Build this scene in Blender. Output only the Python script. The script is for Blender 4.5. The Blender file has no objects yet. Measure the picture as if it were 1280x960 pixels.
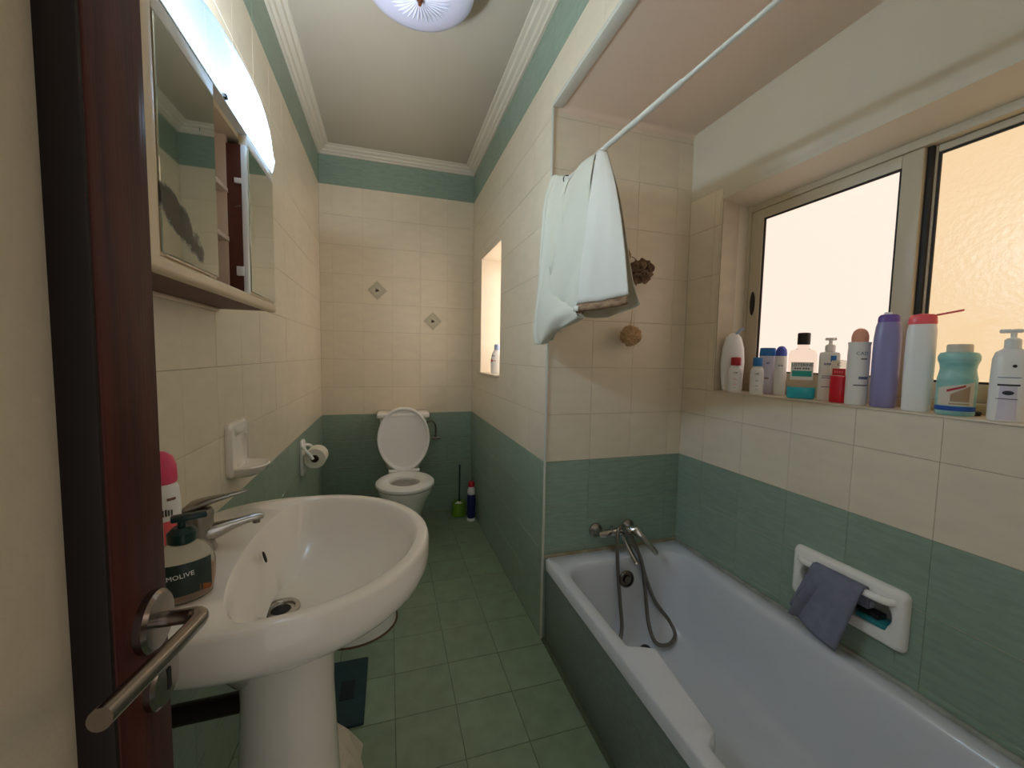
import bpy, bmesh, math, random
from math import sin, cos, pi, radians
from mathutils import Matrix, Vector
random.seed(7)
SC = bpy.context.scene
COL = SC.collection

# ------------------------------------------------------------------ camera
YAW, PITCH, ROLL, FPX, CAMZ = .2991, .0703, .0178, 501.14, 1.26
fw = Vector((sin(YAW)*cos(PITCH), cos(YAW)*cos(PITCH), -sin(PITCH)))
rt = Vector((cos(YAW), -sin(YAW), 0))
up = rt.cross(fw)
R_ = cos(ROLL)*rt + sin(ROLL)*up
U_ = -sin(ROLL)*rt + cos(ROLL)*up
cd = bpy.data.cameras.new('camera')
cd.sensor_fit = 'HORIZONTAL'; cd.sensor_width = 36; cd.lens = FPX*36/1280; cd.clip_start = .02
cam = bpy.data.objects.new('camera', cd); COL.objects.link(cam)
cam.matrix_world = Matrix(((R_.x, U_.x, -fw.x, 0), (R_.y, U_.y, -fw.y, 0), (R_.z, U_.z, -fw.z, CAMZ), (0, 0, 0, 1)))
SC.camera = cam

# ------------------------------------------------------------------ light, exposure
WORLD = (1.0, .97, .93); WORLD_S = .5
WIN_L = ((1.0, .79, .67), .89)      # colour, strength of the daylight in the frosted panes
WIN_R = ((1.0, .72, .42), .74)
WIN_N = ((1.0, .84, .74), 3.2)
CLEAR = .60                           # share of the bulbs' light passing straight through the canopy
BULB = 16
w = bpy.data.worlds.new('doorway_fill'); SC.world = w; w.use_nodes = True  # even fill added from behind the camera, entering by the doorway
w.node_tree.nodes['Background'].inputs[0].default_value = (*WORLD, 1)
w.node_tree.nodes['Background'].inputs[1].default_value = WORLD_S
SC.view_settings.view_transform = 'Standard'
SC.view_settings.look = 'None'
SC.view_settings.exposure = 0.3
SC.view_settings.gamma = 1
SC.view_settings.use_curve_mapping = False
try:
    SC.cycles.use_denoising = True
    SC.cycles.max_bounces = 10
    SC.cycles.diffuse_bounces = 7
    SC.cycles.sample_clamp_indirect = 6
except Exception:
    pass

# ------------------------------------------------------------------ materials
def lin(c):
    return tuple(((x/255)/12.92 if x/255 <= .04045 else ((x/255+.055)/1.055)**2.4) for x in c)
def new_mat(name):
    m = bpy.data.materials.new(name); m.use_nodes = True
    nt = m.node_tree
    return m, nt, nt.nodes, nt.links, nt.nodes['Principled BSDF']
def mat(name, c, rough=.4, metal=0, var=.0, vscale=8, stretch=(1, 1, 1), bump=0, bscale=60, c2=None, coat=0, rnd=0, trans=0, ior=1.45, spec=.5, sss=0, alpha=1):
    m, nt, N, L, b = new_mat(name)
    col = (*lin(c), 1)
    b.inputs['Base Color'].default_value = col
    b.inputs['Roughness'].default_value = rough
    b.inputs['Metallic'].default_value = metal
    b.inputs['Coat Weight'].default_value = coat
    b.inputs['Transmission Weight'].default_value = trans
    b.inputs['IOR'].default_value = ior
    b.inputs['Specular IOR Level'].default_value = spec
    if sss:
        b.inputs['Subsurface Weight'].default_value = sss
        b.inputs['Subsurface Radius'].default_value = (.02, .015, .012)
    tc = N.new('ShaderNodeTexCoord'); mp = N.new('ShaderNodeMapping')
    mp.inputs['Scale'].default_value = stretch
    L.new(tc.outputs['Object'], mp.inputs['Vector'])
    vec = mp.outputs['Vector']
    if rnd or var or c2 or bump:
        oi = N.new('ShaderNodeObjectInfo')
        va = N.new('ShaderNodeVectorMath'); va.operation = 'ADD'
        ms = N.new('ShaderNodeMath'); ms.operation = 'MULTIPLY'; ms.inputs[1].default_value = 37 if rnd else 0
        L.new(oi.outputs['Random'], ms.inputs[0]); L.new(ms.outputs[0], va.inputs[1]); L.new(vec, va.inputs[0])
        vec = va.outputs[0]
    if var or c2 or rnd:
        nz = N.new('ShaderNodeTexNoise'); nz.inputs['Scale'].default_value = vscale; nz.inputs['Detail'].default_value = 5
        L.new(vec, nz.inputs['Vector'])
        mx = N.new('ShaderNodeMix'); mx.data_type = 'RGBA'
        a = lin(c); bb = lin(c2) if c2 else tuple(x*(1-var) for x in a)
        aa = a if c2 else tuple(min(1, x*(1+var)) for x in a)
        mx.inputs[6].default_value = (*aa, 1); mx.inputs[7].default_value = (*bb, 1)
        rp = N.new('ShaderNodeValToRGB'); rp.color_ramp.elements[0].position = .34; rp.color_ramp.elements[1].position = .66
        L.new(nz.outputs['Fac'], rp.inputs[0]); L.new(rp.outputs[0], mx.inputs[0])
        out = mx.outputs[2]
        if rnd:
            hs = N.new('ShaderNodeHueSaturation')
            mr = N.new('ShaderNodeMapRange'); mr.inputs[3].default_value = 1-rnd; mr.inputs[4].default_value = 1+rnd
            L.new(oi.outputs['Random'], mr.inputs[0]); L.new(mr.outputs[0], hs.inputs['Value']); L.new(out, hs.inputs['Color'])
            out = hs.outputs[0]
        L.new(out, b.inputs['Base Color'])
    if bump:
        n2 = N.new('ShaderNodeTexNoise'); n2.inputs['Scale'].default_value = bscale; n2.inputs['Detail'].default_value = 3
        L.new(vec, n2.inputs['Vector'])
        bp = N.new('ShaderNodeBump'); bp.inputs['Strength'].default_value = bump; bp.inputs['Distance'].default_value = .004
        L.new(n2.outputs['Fac'], bp.inputs['Height']); L.new(bp.outputs[0], b.inputs['Normal'])
    return m
def pane_mat(name, col, strength, scale, bump):
    m, nt, N, L, b = new_mat(name)
    b.inputs['Base Color'].default_value = (.02, .02, .02, 1)
    b.inputs['Roughness'].default_value = .3
    b.inputs['Emission Color'].default_value = (*col, 1)
    b.inputs['Emission Strength'].default_value = strength
    tc = N.new('ShaderNodeTexCoord'); nz = N.new('ShaderNodeTexNoise'); nz.inputs['Scale'].default_value = scale
    L.new(tc.outputs['Object'], nz.inputs['Vector'])
    bp = N.new('ShaderNodeBump'); bp.inputs['Strength'].default_value = bump; bp.inputs['Distance'].default_value = .003
    L.new(nz.outputs['Fac'], bp.inputs['Height']); L.new(bp.outputs[0], b.inputs['Normal'])
    return m

M = {}
M['beige'] = mat('beige_tile', (225, 213, 191), .34, var=.03, vscale=9, stretch=(1, 2.6, 1), rnd=.015, bump=.10, bscale=22, spec=.4)
M['green'] = mat('green_tile', (140, 160, 144), .36, var=.08, vscale=16, stretch=(1, 5, 1), rnd=.035, bump=.14, bscale=90, spec=.4)
M['floor'] = mat('green_floor_tile', (134, 154, 130), .42, var=.08, vscale=14, rnd=.05, bump=.15, bscale=40, spec=.4)
M['panel'] = mat('green_panel', (120, 134, 128), .4, var=.10, vscale=30, stretch=(1, 1, 4), bump=.1, bscale=90)
M['grout'] = mat('beige_grout', (190, 178, 156), .85, var=.06, vscale=20)
M['grout_g'] = mat('green_grout', (142, 154, 138), .85, var=.08, vscale=20)
M['grout_f'] = mat('dark_floor_grout', (86, 98, 78), .9, var=.15, vscale=20)
M['plaster'] = mat('cream_plaster', (205, 196, 176), .7, var=.02, vscale=3, bump=.05, bscale=30)
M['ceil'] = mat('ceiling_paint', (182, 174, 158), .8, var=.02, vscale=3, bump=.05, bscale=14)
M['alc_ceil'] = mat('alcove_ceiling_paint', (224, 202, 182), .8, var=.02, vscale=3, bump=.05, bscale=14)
M['cornice'] = mat('cornice_paint', (214, 206, 190), .6)
M['trimw'] = mat('white_trim', (208, 206, 194), .4)
M['ceramic'] = mat('white_ceramic', (242, 240, 236), .12, coat=.5, var=.008, vscale=3)
M['ceramic_y'] = mat('basin_ceramic', (242, 234, 224), .14, coat=.5, var=.01, vscale=3)
M['enamel'] = mat('tub_enamel', (212, 216, 222), .2, coat=.3, var=.02, vscale=4)
M['plastic'] = mat('white_plastic', (238, 238, 236), .3)
M['wood'] = mat('mahogany', (78, 30, 21), .5, c2=(56, 20, 14), vscale=5, stretch=(14, 14, .8), bump=.08, bscale=30, spec=.3)
M['wood_shade'] = mat('shade_mahogany', (26, 10, 8), .6, c2=(18, 7, 6), vscale=5, stretch=(14, 14, .8))  # mahogany darkened to stand in for shade in the door recess
M['chrome'] = mat('worn_chrome', (190, 186, 180), .16, 1)
M['chrome_d'] = mat('dull_chrome', (150, 144, 136), .3, 1, var=.06, vscale=14)
M['dchrome'] = mat('dark_chrome', (112, 104, 94), .25, 1)
M['hose'] = mat('hose_metal', (128, 122, 112), .34, .85)
M['steel'] = mat('satin_steel', (150, 140, 132), .2, 1, var=.04, vscale=20)
M['alu'] = mat('beige_aluminium', (196, 184, 160), .42, var=.015, vscale=4)
M['rubber'] = mat('black_gasket', (26, 22, 18), .6)
M['blackp'] = mat('black_plastic', (30, 27, 26), .4)
M['cab'] = mat('cream_cabinet', (226, 206, 176), .35, var=.02, vscale=5)
M['cabin'] = mat('cabinet_inside', (226, 206, 188), .5)
M['brownboard'] = mat('brown_board', (92, 46, 34), .5, var=.1, vscale=6)
M['frost'] = mat('frosted_door_glass', (226, 212, 188), .55, trans=.3, bump=.3, bscale=60, spec=.3)
M['lampglass'] = mat('lamp_glass', (202, 203, 226), .2, sss=.2)
M['lamprib'] = mat('lamp_rib_glass', (222, 223, 240), .2)
M['brass'] = mat('brown_finial', (120, 70, 44), .35, .3)
M['cloth'] = mat('white_curtain', (214, 211, 196), .85, var=.03, vscale=5, bump=.9, bscale=14, stretch=(1, 1, .3))
M['cloth2'] = mat('white_curtain_front', (222, 217, 206), .85, var=.03, vscale=5, bump=.7, bscale=12, stretch=(1, 1, .3))
M['hem'] = mat('brown_hem', (158, 128, 98), .8, c2=(104, 74, 52), vscale=26, stretch=(1, 1, 3))
M['towel'] = mat('grey_towel', (124, 128, 146), .95, var=.08, vscale=40, bump=.5, bscale=300)
M['puff'] = mat('brown_puff', (150, 122, 98), .8, c2=(110, 84, 66), vscale=40)
M['pom'] = mat('tan_pom', (190, 158, 118), .9, var=.15, vscale=60, bump=.5, bscale=200)
M['gold'] = mat('gold_hook', (150, 126, 80), .3, 1)
M['mat'] = mat('teal_mat', (34, 60, 66), .8, var=.12, vscale=40, bump=.3, bscale=200)
M['mat2'] = mat('teal_mat_mark', (20, 36, 42), .8)
M['lime'] = mat('lime_plastic', (110, 150, 40), .35)
M['navy'] = mat('navy_plastic', (28, 36, 96), .35)
M['red'] = mat('red_plastic', (196, 34, 44), .35)
M['redcap'] = mat('dark_red_plastic', (170, 30, 40), .35)
M['pink'] = mat('pink_plastic', (226, 74, 112), .3)
M['pinkl'] = mat('coral_plastic', (236, 98, 104), .3)
M['peach'] = mat('peach_plastic', (236, 168, 140), .3)
M['blue'] = mat('blue_plastic', (46, 120, 190), .35)
M['blued'] = mat('blue_dome_plastic', (74, 94, 196), .35)
M['lblue'] = mat('pale_blue_plastic', (160, 180, 214), .35)
M['purple'] = mat('purple_plastic', (140, 136, 180), .28, var=.03, vscale=4)
M['purpled'] = mat('violet_cap', (112, 84, 158), .3)
M['teal'] = mat('teal_print', (40, 170, 160), .4)
M['aqua'] = mat('aqua_liquid', (60, 196, 220), .15)
M['clear'] = mat('clear_plastic', (250, 244, 236), .05, trans=.92, ior=1.12)
M['clear_t'] = mat('clear_bottle', (236, 234, 222), .06, trans=.8, ior=1.15)
M['jar'] = mat('pale_aqua_plastic', (176, 214, 206), .3, c2=(120, 182, 178), vscale=9, stretch=(1, 1, 3))
M['bband'] = mat('blue_print', (36, 84, 170), .4)
M['lav'] = mat('lavender_white', (214, 208, 222), .3)
M['redliq'] = mat('red_liquid', (214, 40, 58), .2)
M['ink'] = mat('dark_print', (48, 46, 56), .5)
M['inkb'] = mat('blue_grey_print', (110, 120, 150), .5)
M['tan'] = mat('tan_print', (168, 140, 112), .5)
M['brownink'] = mat('brown_print', (120, 84, 58), .5)
M['dgreen'] = mat('dark_green_plastic', (16, 50, 46), .3)
M['dlabel'] = mat('dark_green_label', (34, 52, 46), .35, var=.1, vscale=12)
M['orange'] = mat('orange_print', (190, 110, 40), .4, c2=(120, 60, 24), vscale=20)
M['paper'] = mat('toilet_paper', (228, 222, 208), .95, var=.02, vscale=30)
M['card'] = mat('cardboard_core', (110, 84, 62), .9)
M['tile_art'] = mat('grey_motif_tile', (196, 190, 166), .35, var=.05, vscale=20)
M['art_line'] = mat('motif_grey_line', (146, 140, 116), .5)
M['art_dark'] = mat('motif_dark_print', (58, 52, 42), .5)
M['dark'] = mat('dark_hole', (12, 11, 10), .6)
M['pipe'] = mat('dark_drain_pipe', (34, 24, 20), .5)
M['bag'] = mat('white_bag_plastic', (220, 208, 190), .4, bump=.4, bscale=30)
M['caulk'] = mat('brown_caulk', (92, 66, 44), .8)
M['caulk_w'] = mat('stained_caulk', (176, 166, 140), .7, c2=(140, 124, 92), vscale=16)
M['caulk_g'] = mat('grey_caulk', (172, 174, 164), .7, c2=(140, 140, 128), vscale=12)
M['tealthing'] = mat('teal_plastic', (44, 130, 136), .4)
M['soap'] = mat('grey_soap', (170, 172, 184), .4)
M['marble'] = mat('cream_marble', (216, 202, 180), .35, var=.03, vscale=6)
M['pane_l'] = pane_mat('frosted_pane_pink', *WIN_L, 50, .05)
M['pane_r'] = pane_mat('textured_pane_cream', *WIN_R, 60, .4)
M['pane_n'] = pane_mat('frosted_pane_small', *WIN_N, 50, .05)
def canopy_mat():
    # thin frosted acrylic: part of the bulbs' light passes straight, part is scattered
    m, nt, N, L, b = new_mat('lit_acrylic')
    tr = N.new('ShaderNodeBsdfTranslucent'); tr.inputs[0].default_value = (.30, .36, .43, 1)
    tp = N.new('ShaderNodeBsdfTransparent'); tp.inputs[0].default_value = (.80, .92, 1, 1)
    b.inputs['Base Color'].default_value = (.40, .44, .48, 1); b.inputs['Roughness'].default_value = .25
    mx = N.new('ShaderNodeMixShader'); mx.inputs[0].default_value = .6
    L.new(b.outputs[0], mx.inputs[1]); L.new(tr.outputs[0], mx.inputs[2])
    m2 = N.new('ShaderNodeMixShader'); m2.inputs[0].default_value = CLEAR
    L.new(mx.outputs[0], m2.inputs[1]); L.new(tp.outputs[0], m2.inputs[2])
    L.new(m2.outputs[0], N['Material Output'].inputs[0])
    return m
M['canopy'] = canopy_mat()
def mirror_mat(name, spots):
    m, nt, N, L, b = new_mat(name)
    b.inputs['Metallic'].default_value = 1; b.inputs['Roughness'].default_value = .03
    b.inputs['Base Color'].default_value = (.60, .63, .58, 1)
    if spots:   # black desilvering of an old mirror, thickest in its lower near corner
        tc = N.new('ShaderNodeTexCoord'); mp = N.new('ShaderNodeMapping'); L.new(tc.outputs['Object'], mp.inputs[0])
        nz = N.new('ShaderNodeTexNoise'); nz.inputs['Scale'].default_value = 16; nz.inputs['Detail'].default_value = 6; nz.inputs['Roughness'].default_value = .65
        L.new(mp.outputs[0], nz.inputs[0])
        sx = N.new('ShaderNodeSeparateXYZ'); L.new(tc.outputs['Object'], sx.inputs[0])
        def lens(cy, cz, ry, rz, ang):
            # distance from an inclined ellipse on the glass (object Y, Z)
            v = N.new('ShaderNodeMapping'); v.vector_type = 'TEXTURE'
            v.inputs['Location'].default_value = (0, cy, cz); v.inputs['Rotation'].default_value = (ang, 0, 0); v.inputs['Scale'].default_value = (1, ry, rz)
            cx = N.new('ShaderNodeCombineXYZ'); L.new(sx.outputs[1], cx.inputs[1]); L.new(sx.outputs[2], cx.inputs[2])
            L.new(cx.outputs[0], v.inputs[0])
            ln = N.new('ShaderNodeVectorMath'); ln.operation = 'LENGTH'; L.new(v.outputs[0], ln.inputs[0])
            return ln.outputs['Value']
        ds = lens(.062, .058, .085, .030, -.42)
        ad = N.new('ShaderNodeMath'); ad.operation = 'MULTIPLY_ADD'; ad.inputs[1].default_value = 1.6; ad.inputs[2].default_value = -.8
        L.new(nz.outputs['Fac'], ad.inputs[0])
        su = N.new('ShaderNodeMath'); su.operation = 'ADD'; L.new(ds, su.inputs[0]); L.new(ad.outputs[0], su.inputs[1])
        rp = N.new('ShaderNodeValToRGB'); rp.color_ramp.elements[0].position = .80; rp.color_ramp.elements[1].position = .98
        L.new(su.outputs[0], rp.inputs[0])
        n2 = N.new('ShaderNodeTexNoise'); n2.inputs['Scale'].default_value = 30; L.new(mp.outputs[0], n2.inputs[0])
        r2 = N.new('ShaderNodeValToRGB'); r2.color_ramp.elements[0].position = .22; r2.color_ramp.elements[1].position = .28
        L.new(n2.outputs['Fac'], r2.inputs[0])
        mn = N.new('ShaderNodeMath'); mn.operation = 'MINIMUM'; L.new(rp.outputs[0], mn.inputs[0]); L.new(r2.outputs[0], mn.inputs[1])
        L.new(mn.outputs[0], b.inputs['Metallic'])
        mx = N.new('ShaderNodeMix'); mx.data_type = 'RGBA'; mx.inputs[6].default_value = (.05, .05, .045, 1); mx.inputs[7].default_value = (.60, .63, .58, 1)
        L.new(mn.outputs[0], mx.inputs[0]); L.new(mx.outputs[2], b.inputs['Base Color'])
    return m
M['mirror'] = mirror_mat('clean_mirror', False)
M['mirror_s'] = mirror_mat('spotted_mirror', True)

# ------------------------------------------------------------------ geometry helpers
class G:
    def __init__(s): s.v = []; s.f = []
    def add(s, vs, fs):
        k = len(s.v); s.v += [tuple(p) for p in vs]; s.f += [tuple(i+k for i in f) for f in fs]; return s
    def box(s, x0, x1, y0, y1, z0, z1, bev=0, seg=2):
        bm = bmesh.new(); bmesh.ops.create_cube(bm, size=1)
        for q in bm.verts:
            q.co = ((x0+x1)/2+q.co.x*(x1-x0), (y0+y1)/2+q.co.y*(y1-y0), (z0+z1)/2+q.co.z*(z1-z0))
        if bev: bmesh.ops.bevel(bm, geom=bm.edges[:], offset=bev, segments=seg, profile=.5, affect='EDGES')
        bm.verts.index_update()
        s.add([q.co[:] for q in bm.verts], [[q.index for q in f.verts] for f in bm.faces]); bm.free(); return s
    def loft(s, rings, c0=True, c1=True, closed=True):
        n = len(rings[0]); k = len(s.v)
        for r in rings: s.v += [tuple(p) for p in r]
        m = n if closed else n-1
        for i in range(len(rings)-1):
            for j in range(m):
                a = k+i*n+j; b = k+i*n+(j+1) % n
                s.f.append((a, b, b+n, a+n))
        if closed and c0: s.f.append(tuple(range(k+n-1, k-1, -1)))
        if closed and c1: q = k+(len(rings)-1)*n; s.f.append(tuple(range(q, q+n)))
        return s
    def cyl(s, p0, p1, r0, r1=None, seg=20, c0=True, c1=True):
        return s.tube([p0, p1], [r0, r0 if r1 is None else r1], seg, c0, c1)
    def tube(s, path, r, seg=10, c0=True, c1=True):
        P_ = [Vector(p) for p in path]; n = len(P_)
        rs = r if isinstance(r, (list, tuple)) else [r]*n
        rings = []; ref = None
        for i in range(n):
            t = (P_[min(i+1, n-1)]-P_[max(i-1, 0)]).normalized()
            if ref is None:
                ref = Vector((0, 0, 1)) if abs(t.z) < .9 else Vector((1, 0, 0))
            u = (ref-t*ref.dot(t)).normalized(); q = t.cross(u); ref = u
            rings.append([P_[i]+(u*cos(2*pi*j/seg)+q*sin(2*pi*j/seg))*rs[i] for j in range(seg)])
        return s.loft(rings, c0, c1)
    def lathe(s, prof, seg=28, o=(0, 0, 0), sx=1, sy=1, c0=True, c1=True, exp=2):
        rings = []
        for r, z in prof:
            rg = []
            for j in range(seg):
                a = 2*pi*j/seg; ca, sa = cos(a), sin(a)
                if exp != 2:
                    ca = math.copysign(abs(ca)**(2/exp), ca); sa = math.copysign(abs(sa)**(2/exp), sa)
                rg.append((o[0]+r*sx*ca, o[1]+r*sy*sa, o[2]+z))
            rings.append(rg)
        return s.loft(rings, c0, c1)
    def grid(s, rows):
        return s.loft(rows, closed=False)
    def xf(s, m, k0=0):
        s.v[k0:] = [tuple(m @ Vector(p)) for p in s.v[k0:]]; return s
    def build(s, name, m, parent=None, world=True, smooth=True, ang=38, loc=None):
        off = Vector((0, 0, 0))
        if parent is not None and world:
            q = parent
            while q is not None: off += q.location; q = q.parent
        if loc is not None: off = Vector(loc)
        me = bpy.data.meshes.new(name)
        me.from_pydata([tuple(Vector(p)-off) for p in s.v], [], s.f)
        bm = bmesh.new(); bm.from_mesh(me); bmesh.ops.recalc_face_normals(bm, faces=bm.faces[:]); bm.to_mesh(me); bm.free()
        if smooth:
            me.polygons.foreach_set('use_smooth', [True]*len(me.polygons)); me.set_sharp_from_angle(angle=radians(ang))
        me.materials.append(M[m])
        ob = bpy.data.objects.new(name, me); COL.objects.link(ob)
        if parent is not None: ob.parent = parent
        elif loc is not None: ob.location = loc
        return ob
def thing(name, label, cat, loc, rotz=0, group=None):
    o = bpy.data.objects.new(name, None); COL.objects.link(o); o.location = loc; o.rotation_euler = (0, 0, rotz)
    o.empty_display_size = .05
    o['label'] = label; o['category'] = cat
    if group: o['group'] = group
    return o
def tag(o, label, cat, group=None):
    o['label'] = label; o['category'] = cat
    if group: o['group'] = group
    return o
def struct(o, label=None, cat=None):
    o['kind'] = 'structure'
    if label: o['label'] = label
    if cat: o['category'] = cat
    return o
def spline(pts, n=8):
    out = []; m = len(pts)
    V = [Vector(p) for p in pts]
    for i in range(m-1):
        p0, p1, p2, p3 = V[max(i-1, 0)], V[i], V[i+1], V[min(i+2, m-1)]
        for k in range(n):
            t = k/n
            out.append(.5*((2*p1)+(p2-p0)*t+(2*p0-5*p1+4*p2-p3)*t*t+(3*p1-p0-3*p2+p3)*t**3))
    out.append(V[-1]); return out
def rects(u0, u1, v0, v1, holes):
    R = [(u0, u1, v0, v1)]
    for a, b, c, d in holes:
        N = []
        for (p, q, r, t) in R:
            if b <= p or a >= q or d <= r or c >= t: N.append((p, q, r, t)); continue
            x0, x1 = max(p, a), min(q, b)
            if a > p: N.append((p, a, r, t))
            if b < q: N.append((b, q, r, t))
            if c > r: N.append((x0, x1, r, c))
            if d < t: N.append((x0, x1, d, t))
        R = N
    return [r for r in R if r[1]-r[0] > .006 and r[3]-r[2] > .006]
TILE = {}
def tile_mesh(wd, h, t, m):
    key = (round(wd, 4), round(h, 4), round(t, 4), m)
    if key not in TILE:
        gu, gv = (.0011, .0011) if m == 'floor' else (.0004, .0010); c = .0006; g = 0
        def ring(i, z): return [(-wd/2+gu+i, -h/2+gv+i, z), (wd/2-gu-i, -h/2+gv+i, z), (wd/2-gu-i, h/2-gv-i, z), (-wd/2+gu+i, h/2-gv-i, z)]
        b = G().loft([ring(g, 0), ring(g, t-c), ring(g+c, t)], c0=False)
        me = bpy.data.meshes.new('tile'); me.from_pydata(b.v, [], b.f); me.materials.append(M[m])
        TILE[key] = me
    return TILE[key]
def tiles(parent, org, ua, va, us, vs, matf, holes=(), t=.0018, jit=.00025):
    ua, va = Vector(ua), Vector(va); na = ua.cross(va); org = Vector(org)
    rot = Matrix((ua, va, na)).transposed().to_4x4()
    for j in range(len(vs)-1):
        for i in range(len(us)-1):
            for (a, b, c, d) in rects(us[i], us[i+1], vs[j], vs[j+1], holes):
                o = bpy.data.objects.new('tile', tile_mesh(b-a, d-c, t, matf((a+b)/2, (c+d)/2)))
                COL.objects.link(o); o.parent = parent
                p = org + ua*(a+b)/2 + va*(c+d)/2 + na*random.uniform(-jit, jit)
                tilt = Matrix.Rotation(random.uniform(-.0012, .0012), 4, 'X') @ Matrix.Rotation(random.uniform(-.0012, .0012), 4, 'Y')
                o.matrix_local = Matrix.Translation(p) @ rot @ tilt
def steps(start, end, p):
    out = [start]; s = 1 if end > start else -1
    while (end-out[-1]-s*p*1.02)*s > 0: out.append(out[-1]+s*p)
    if abs(end-out[-1]) > .006: out.append(end)
    return sorted(out)
def text_geo(s, size, extr=.0003):
    cu = bpy.data.curves.new('t', 'FONT'); cu.body = s; cu.size = size; cu.extrude = extr; cu.align_x = 'CENTER'; cu.align_y = 'CENTER'; cu.resolution_u = 2
    ob = bpy.data.objects.new('t', cu); COL.objects.link(ob)
    bpy.context.view_layer.update()
    me = bpy.data.meshes.new_from_object(ob.evaluated_get(bpy.context.evaluated_depsgraph_get()))
    g = G().add([v.co[:] for v in me.vertices], [tuple(p.vertices) for p in me.polygons])
    bpy.data.objects.remove(ob); bpy.data.curves.remove(cu); bpy.data.meshes.remove(me)
    return g
def wrap_text(parent, s, size, r, z, m, a0=0, sy=1, name='lettering', tilt=0, squash=1):
    g = text_geo(s, size); vs = []
    for (x, y, e) in g.v:
        xx = x*cos(tilt)-y*sin(tilt); yy = x*sin(tilt)+y*cos(tilt)
        a = a0 + xx*squash/r; q = r+.0005+e
        vs.append((q*sin(a), -q*sy*cos(a), z+yy))
    g.v = vs
    return g.build(name, m, parent, world=False, smooth=False)
def wrap_patch(parent, r, a0, a1, z0, z1, m, name='label_print', sy=1, zf=None, off=.0004, n=16, r1=None):
    rows = []
    for k in range(2 if r1 is None and zf is None else 7):
        K = 1 if r1 is None and zf is None else 6
        t = k/K; rr = (r if r1 is None else r+(r1-r)*t)+off; row = []
        for j in range(n+1):
            a = a0+(a1-a0)*j/n
            zl, zh = (z0, z1) if zf is None else zf((j/n))
            row.append((rr*sin(a), -rr*sy*cos(a), zl+(zh-zl)*t))
        rows.append(row)
    return G().grid(rows).build(name, m, parent, world=False)

# ------------------------------------------------------------------ the room shell
X0, X1, X2, D, YC, YN = -.468, .646, 1.349, 3.193, 1.5955, -.27
ZG, ZB, ZT, ZC, ZA = .801, 2.451, 2.651, 2.70, 2.283
TT = .0018
ROWS = [0, .2003, .4005, .6008, ZG] + [ZG+.20625*k for k in range(1, 9)] + [ZT]
wallmat = lambda u, v: 'green' if v < ZG or v > ZB else 'beige'

fl = struct(G().box(X0-.2, X2+.2, YN-.15, D+.2, -.1, -TT).build('floor', 'grout_f', smooth=False))
fx = [X0, -.4035, -.193, .0175, .228, .4385, X1]
fy = [1.56+.2043*k for k in range(-9, 9)]
fy = [YN]+[y for y in fy if YN+.01 < y < D-.01]+[D]
tiles(fl, (0, 0, -TT), (1, 0, 0), (0, 1, 0), fx, fy, lambda u, v: 'floor', t=TT)

wl = struct(G().box(X0-.2, X0-TT, YN-.15, D+.2, -.1, ZC+.1).build('wall_left', 'grout', smooth=False))
tiles(wl, (X0-TT, 0, 0), (0, 1, 0), (0, 0, 1), steps(D, YN, .206), ROWS, wallmat)
wb = struct(G().box(X0-.2, X1+.3, D+TT, D+.2, -.1, ZC+.1).build('wall_back', 'grout', smooth=False))
tiles(wb, (0, D+TT, 0), (1, 0, 0), (0, 0, 1), steps(X1, X0, .206), ROWS, wallmat)
# two motif tiles let into the back wall, each a diamond print on its own square tile
for cx, cz in ((-.079, 1.728), (.330, 1.517)):
    d = .072
    di = G()
    for s_, y in ((d, -.0002), (d-.008, -.0012)): pass
    rr = lambda k, y: [(cx-k, y, cz), (cx, y, cz-k), (cx+k, y, cz), (cx, y, cz+k)]
    pl = di.loft([rr(d, D), rr(d, D-.0018), rr(d-.002, D-.0028)], c0=False).build('motif_tile', 'tile_art', wb, smooth=False)
    G().loft([rr(d-.012, D-.0029), rr(d-.016, D-.0034)], c0=False, c1=False).add([], []).build('motif_line', 'art_line', pl, smooth=False)
    G().loft([rr(d-.028, D-.0029), rr(d-.031, D-.0033)], c0=False, c1=False).build('motif_line', 'art_line', pl, smooth=False)
    k = G()
    k.lathe([(.014, 0), (.013, .0008)], 14, sx=1, sy=.62).xf(Matrix.Translation((cx-.002, D-.003, cz-.002)) @ Matrix.Rotation(radians(90), 4, 'X') @ Matrix.Rotation(.5, 4, 'Z'))
    n0 = len(k.v)
    k.add([(cx-.008, D-.0036, cz+.002), (cx+.004, D-.0036, cz+.004), (cx-.015, D-.0036, cz+.018)], [(0, 1, 2)])
    k.add([(cx+.006, D-.0036, cz-.002), (cx+.022, D-.0036, cz-.008), (cx+.008, D-.0036, cz-.009)], [(0, 1, 2)])
    k.build('bird_motif', 'art_dark', pl, smooth=False)

# wall between the nook and the bath alcove, with the small window opening
NW = (2.362, 2.90, 1.125, 1.955)
g = G()
for (a, b, c, d) in rects(YC+.004, D+.2, -.1, ZC+.1, [NW]): g.box(X1+TT, X1+.30, a, b, c, d)
g.box(X1+TT, X1+.14, YN-.15, YC+.02, ZA+.012, ZC+.1)
wr = struct(g.build('wall_right', 'grout', smooth=False))
ycols = [YC]+[YC+.206*k for k in range(1, 8)]+[D]
rot_r = dict(ua=(0, -1, 0), va=(0, 0, 1))
tiles(wr, (X1+TT, 0, 0), (0, -1, 0), (0, 0, 1), [-y for y in reversed(ycols)], ROWS, wallmat, holes=[(-NW[1], -NW[0], NW[2], NW[3])])
tiles(wr, (X1+TT, 0, 0), (0, -1, 0), (0, 0, 1), [-y for y in reversed(steps(YC, YN, .206))], [ZA+.012, ZB, ZT], wallmat)
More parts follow.
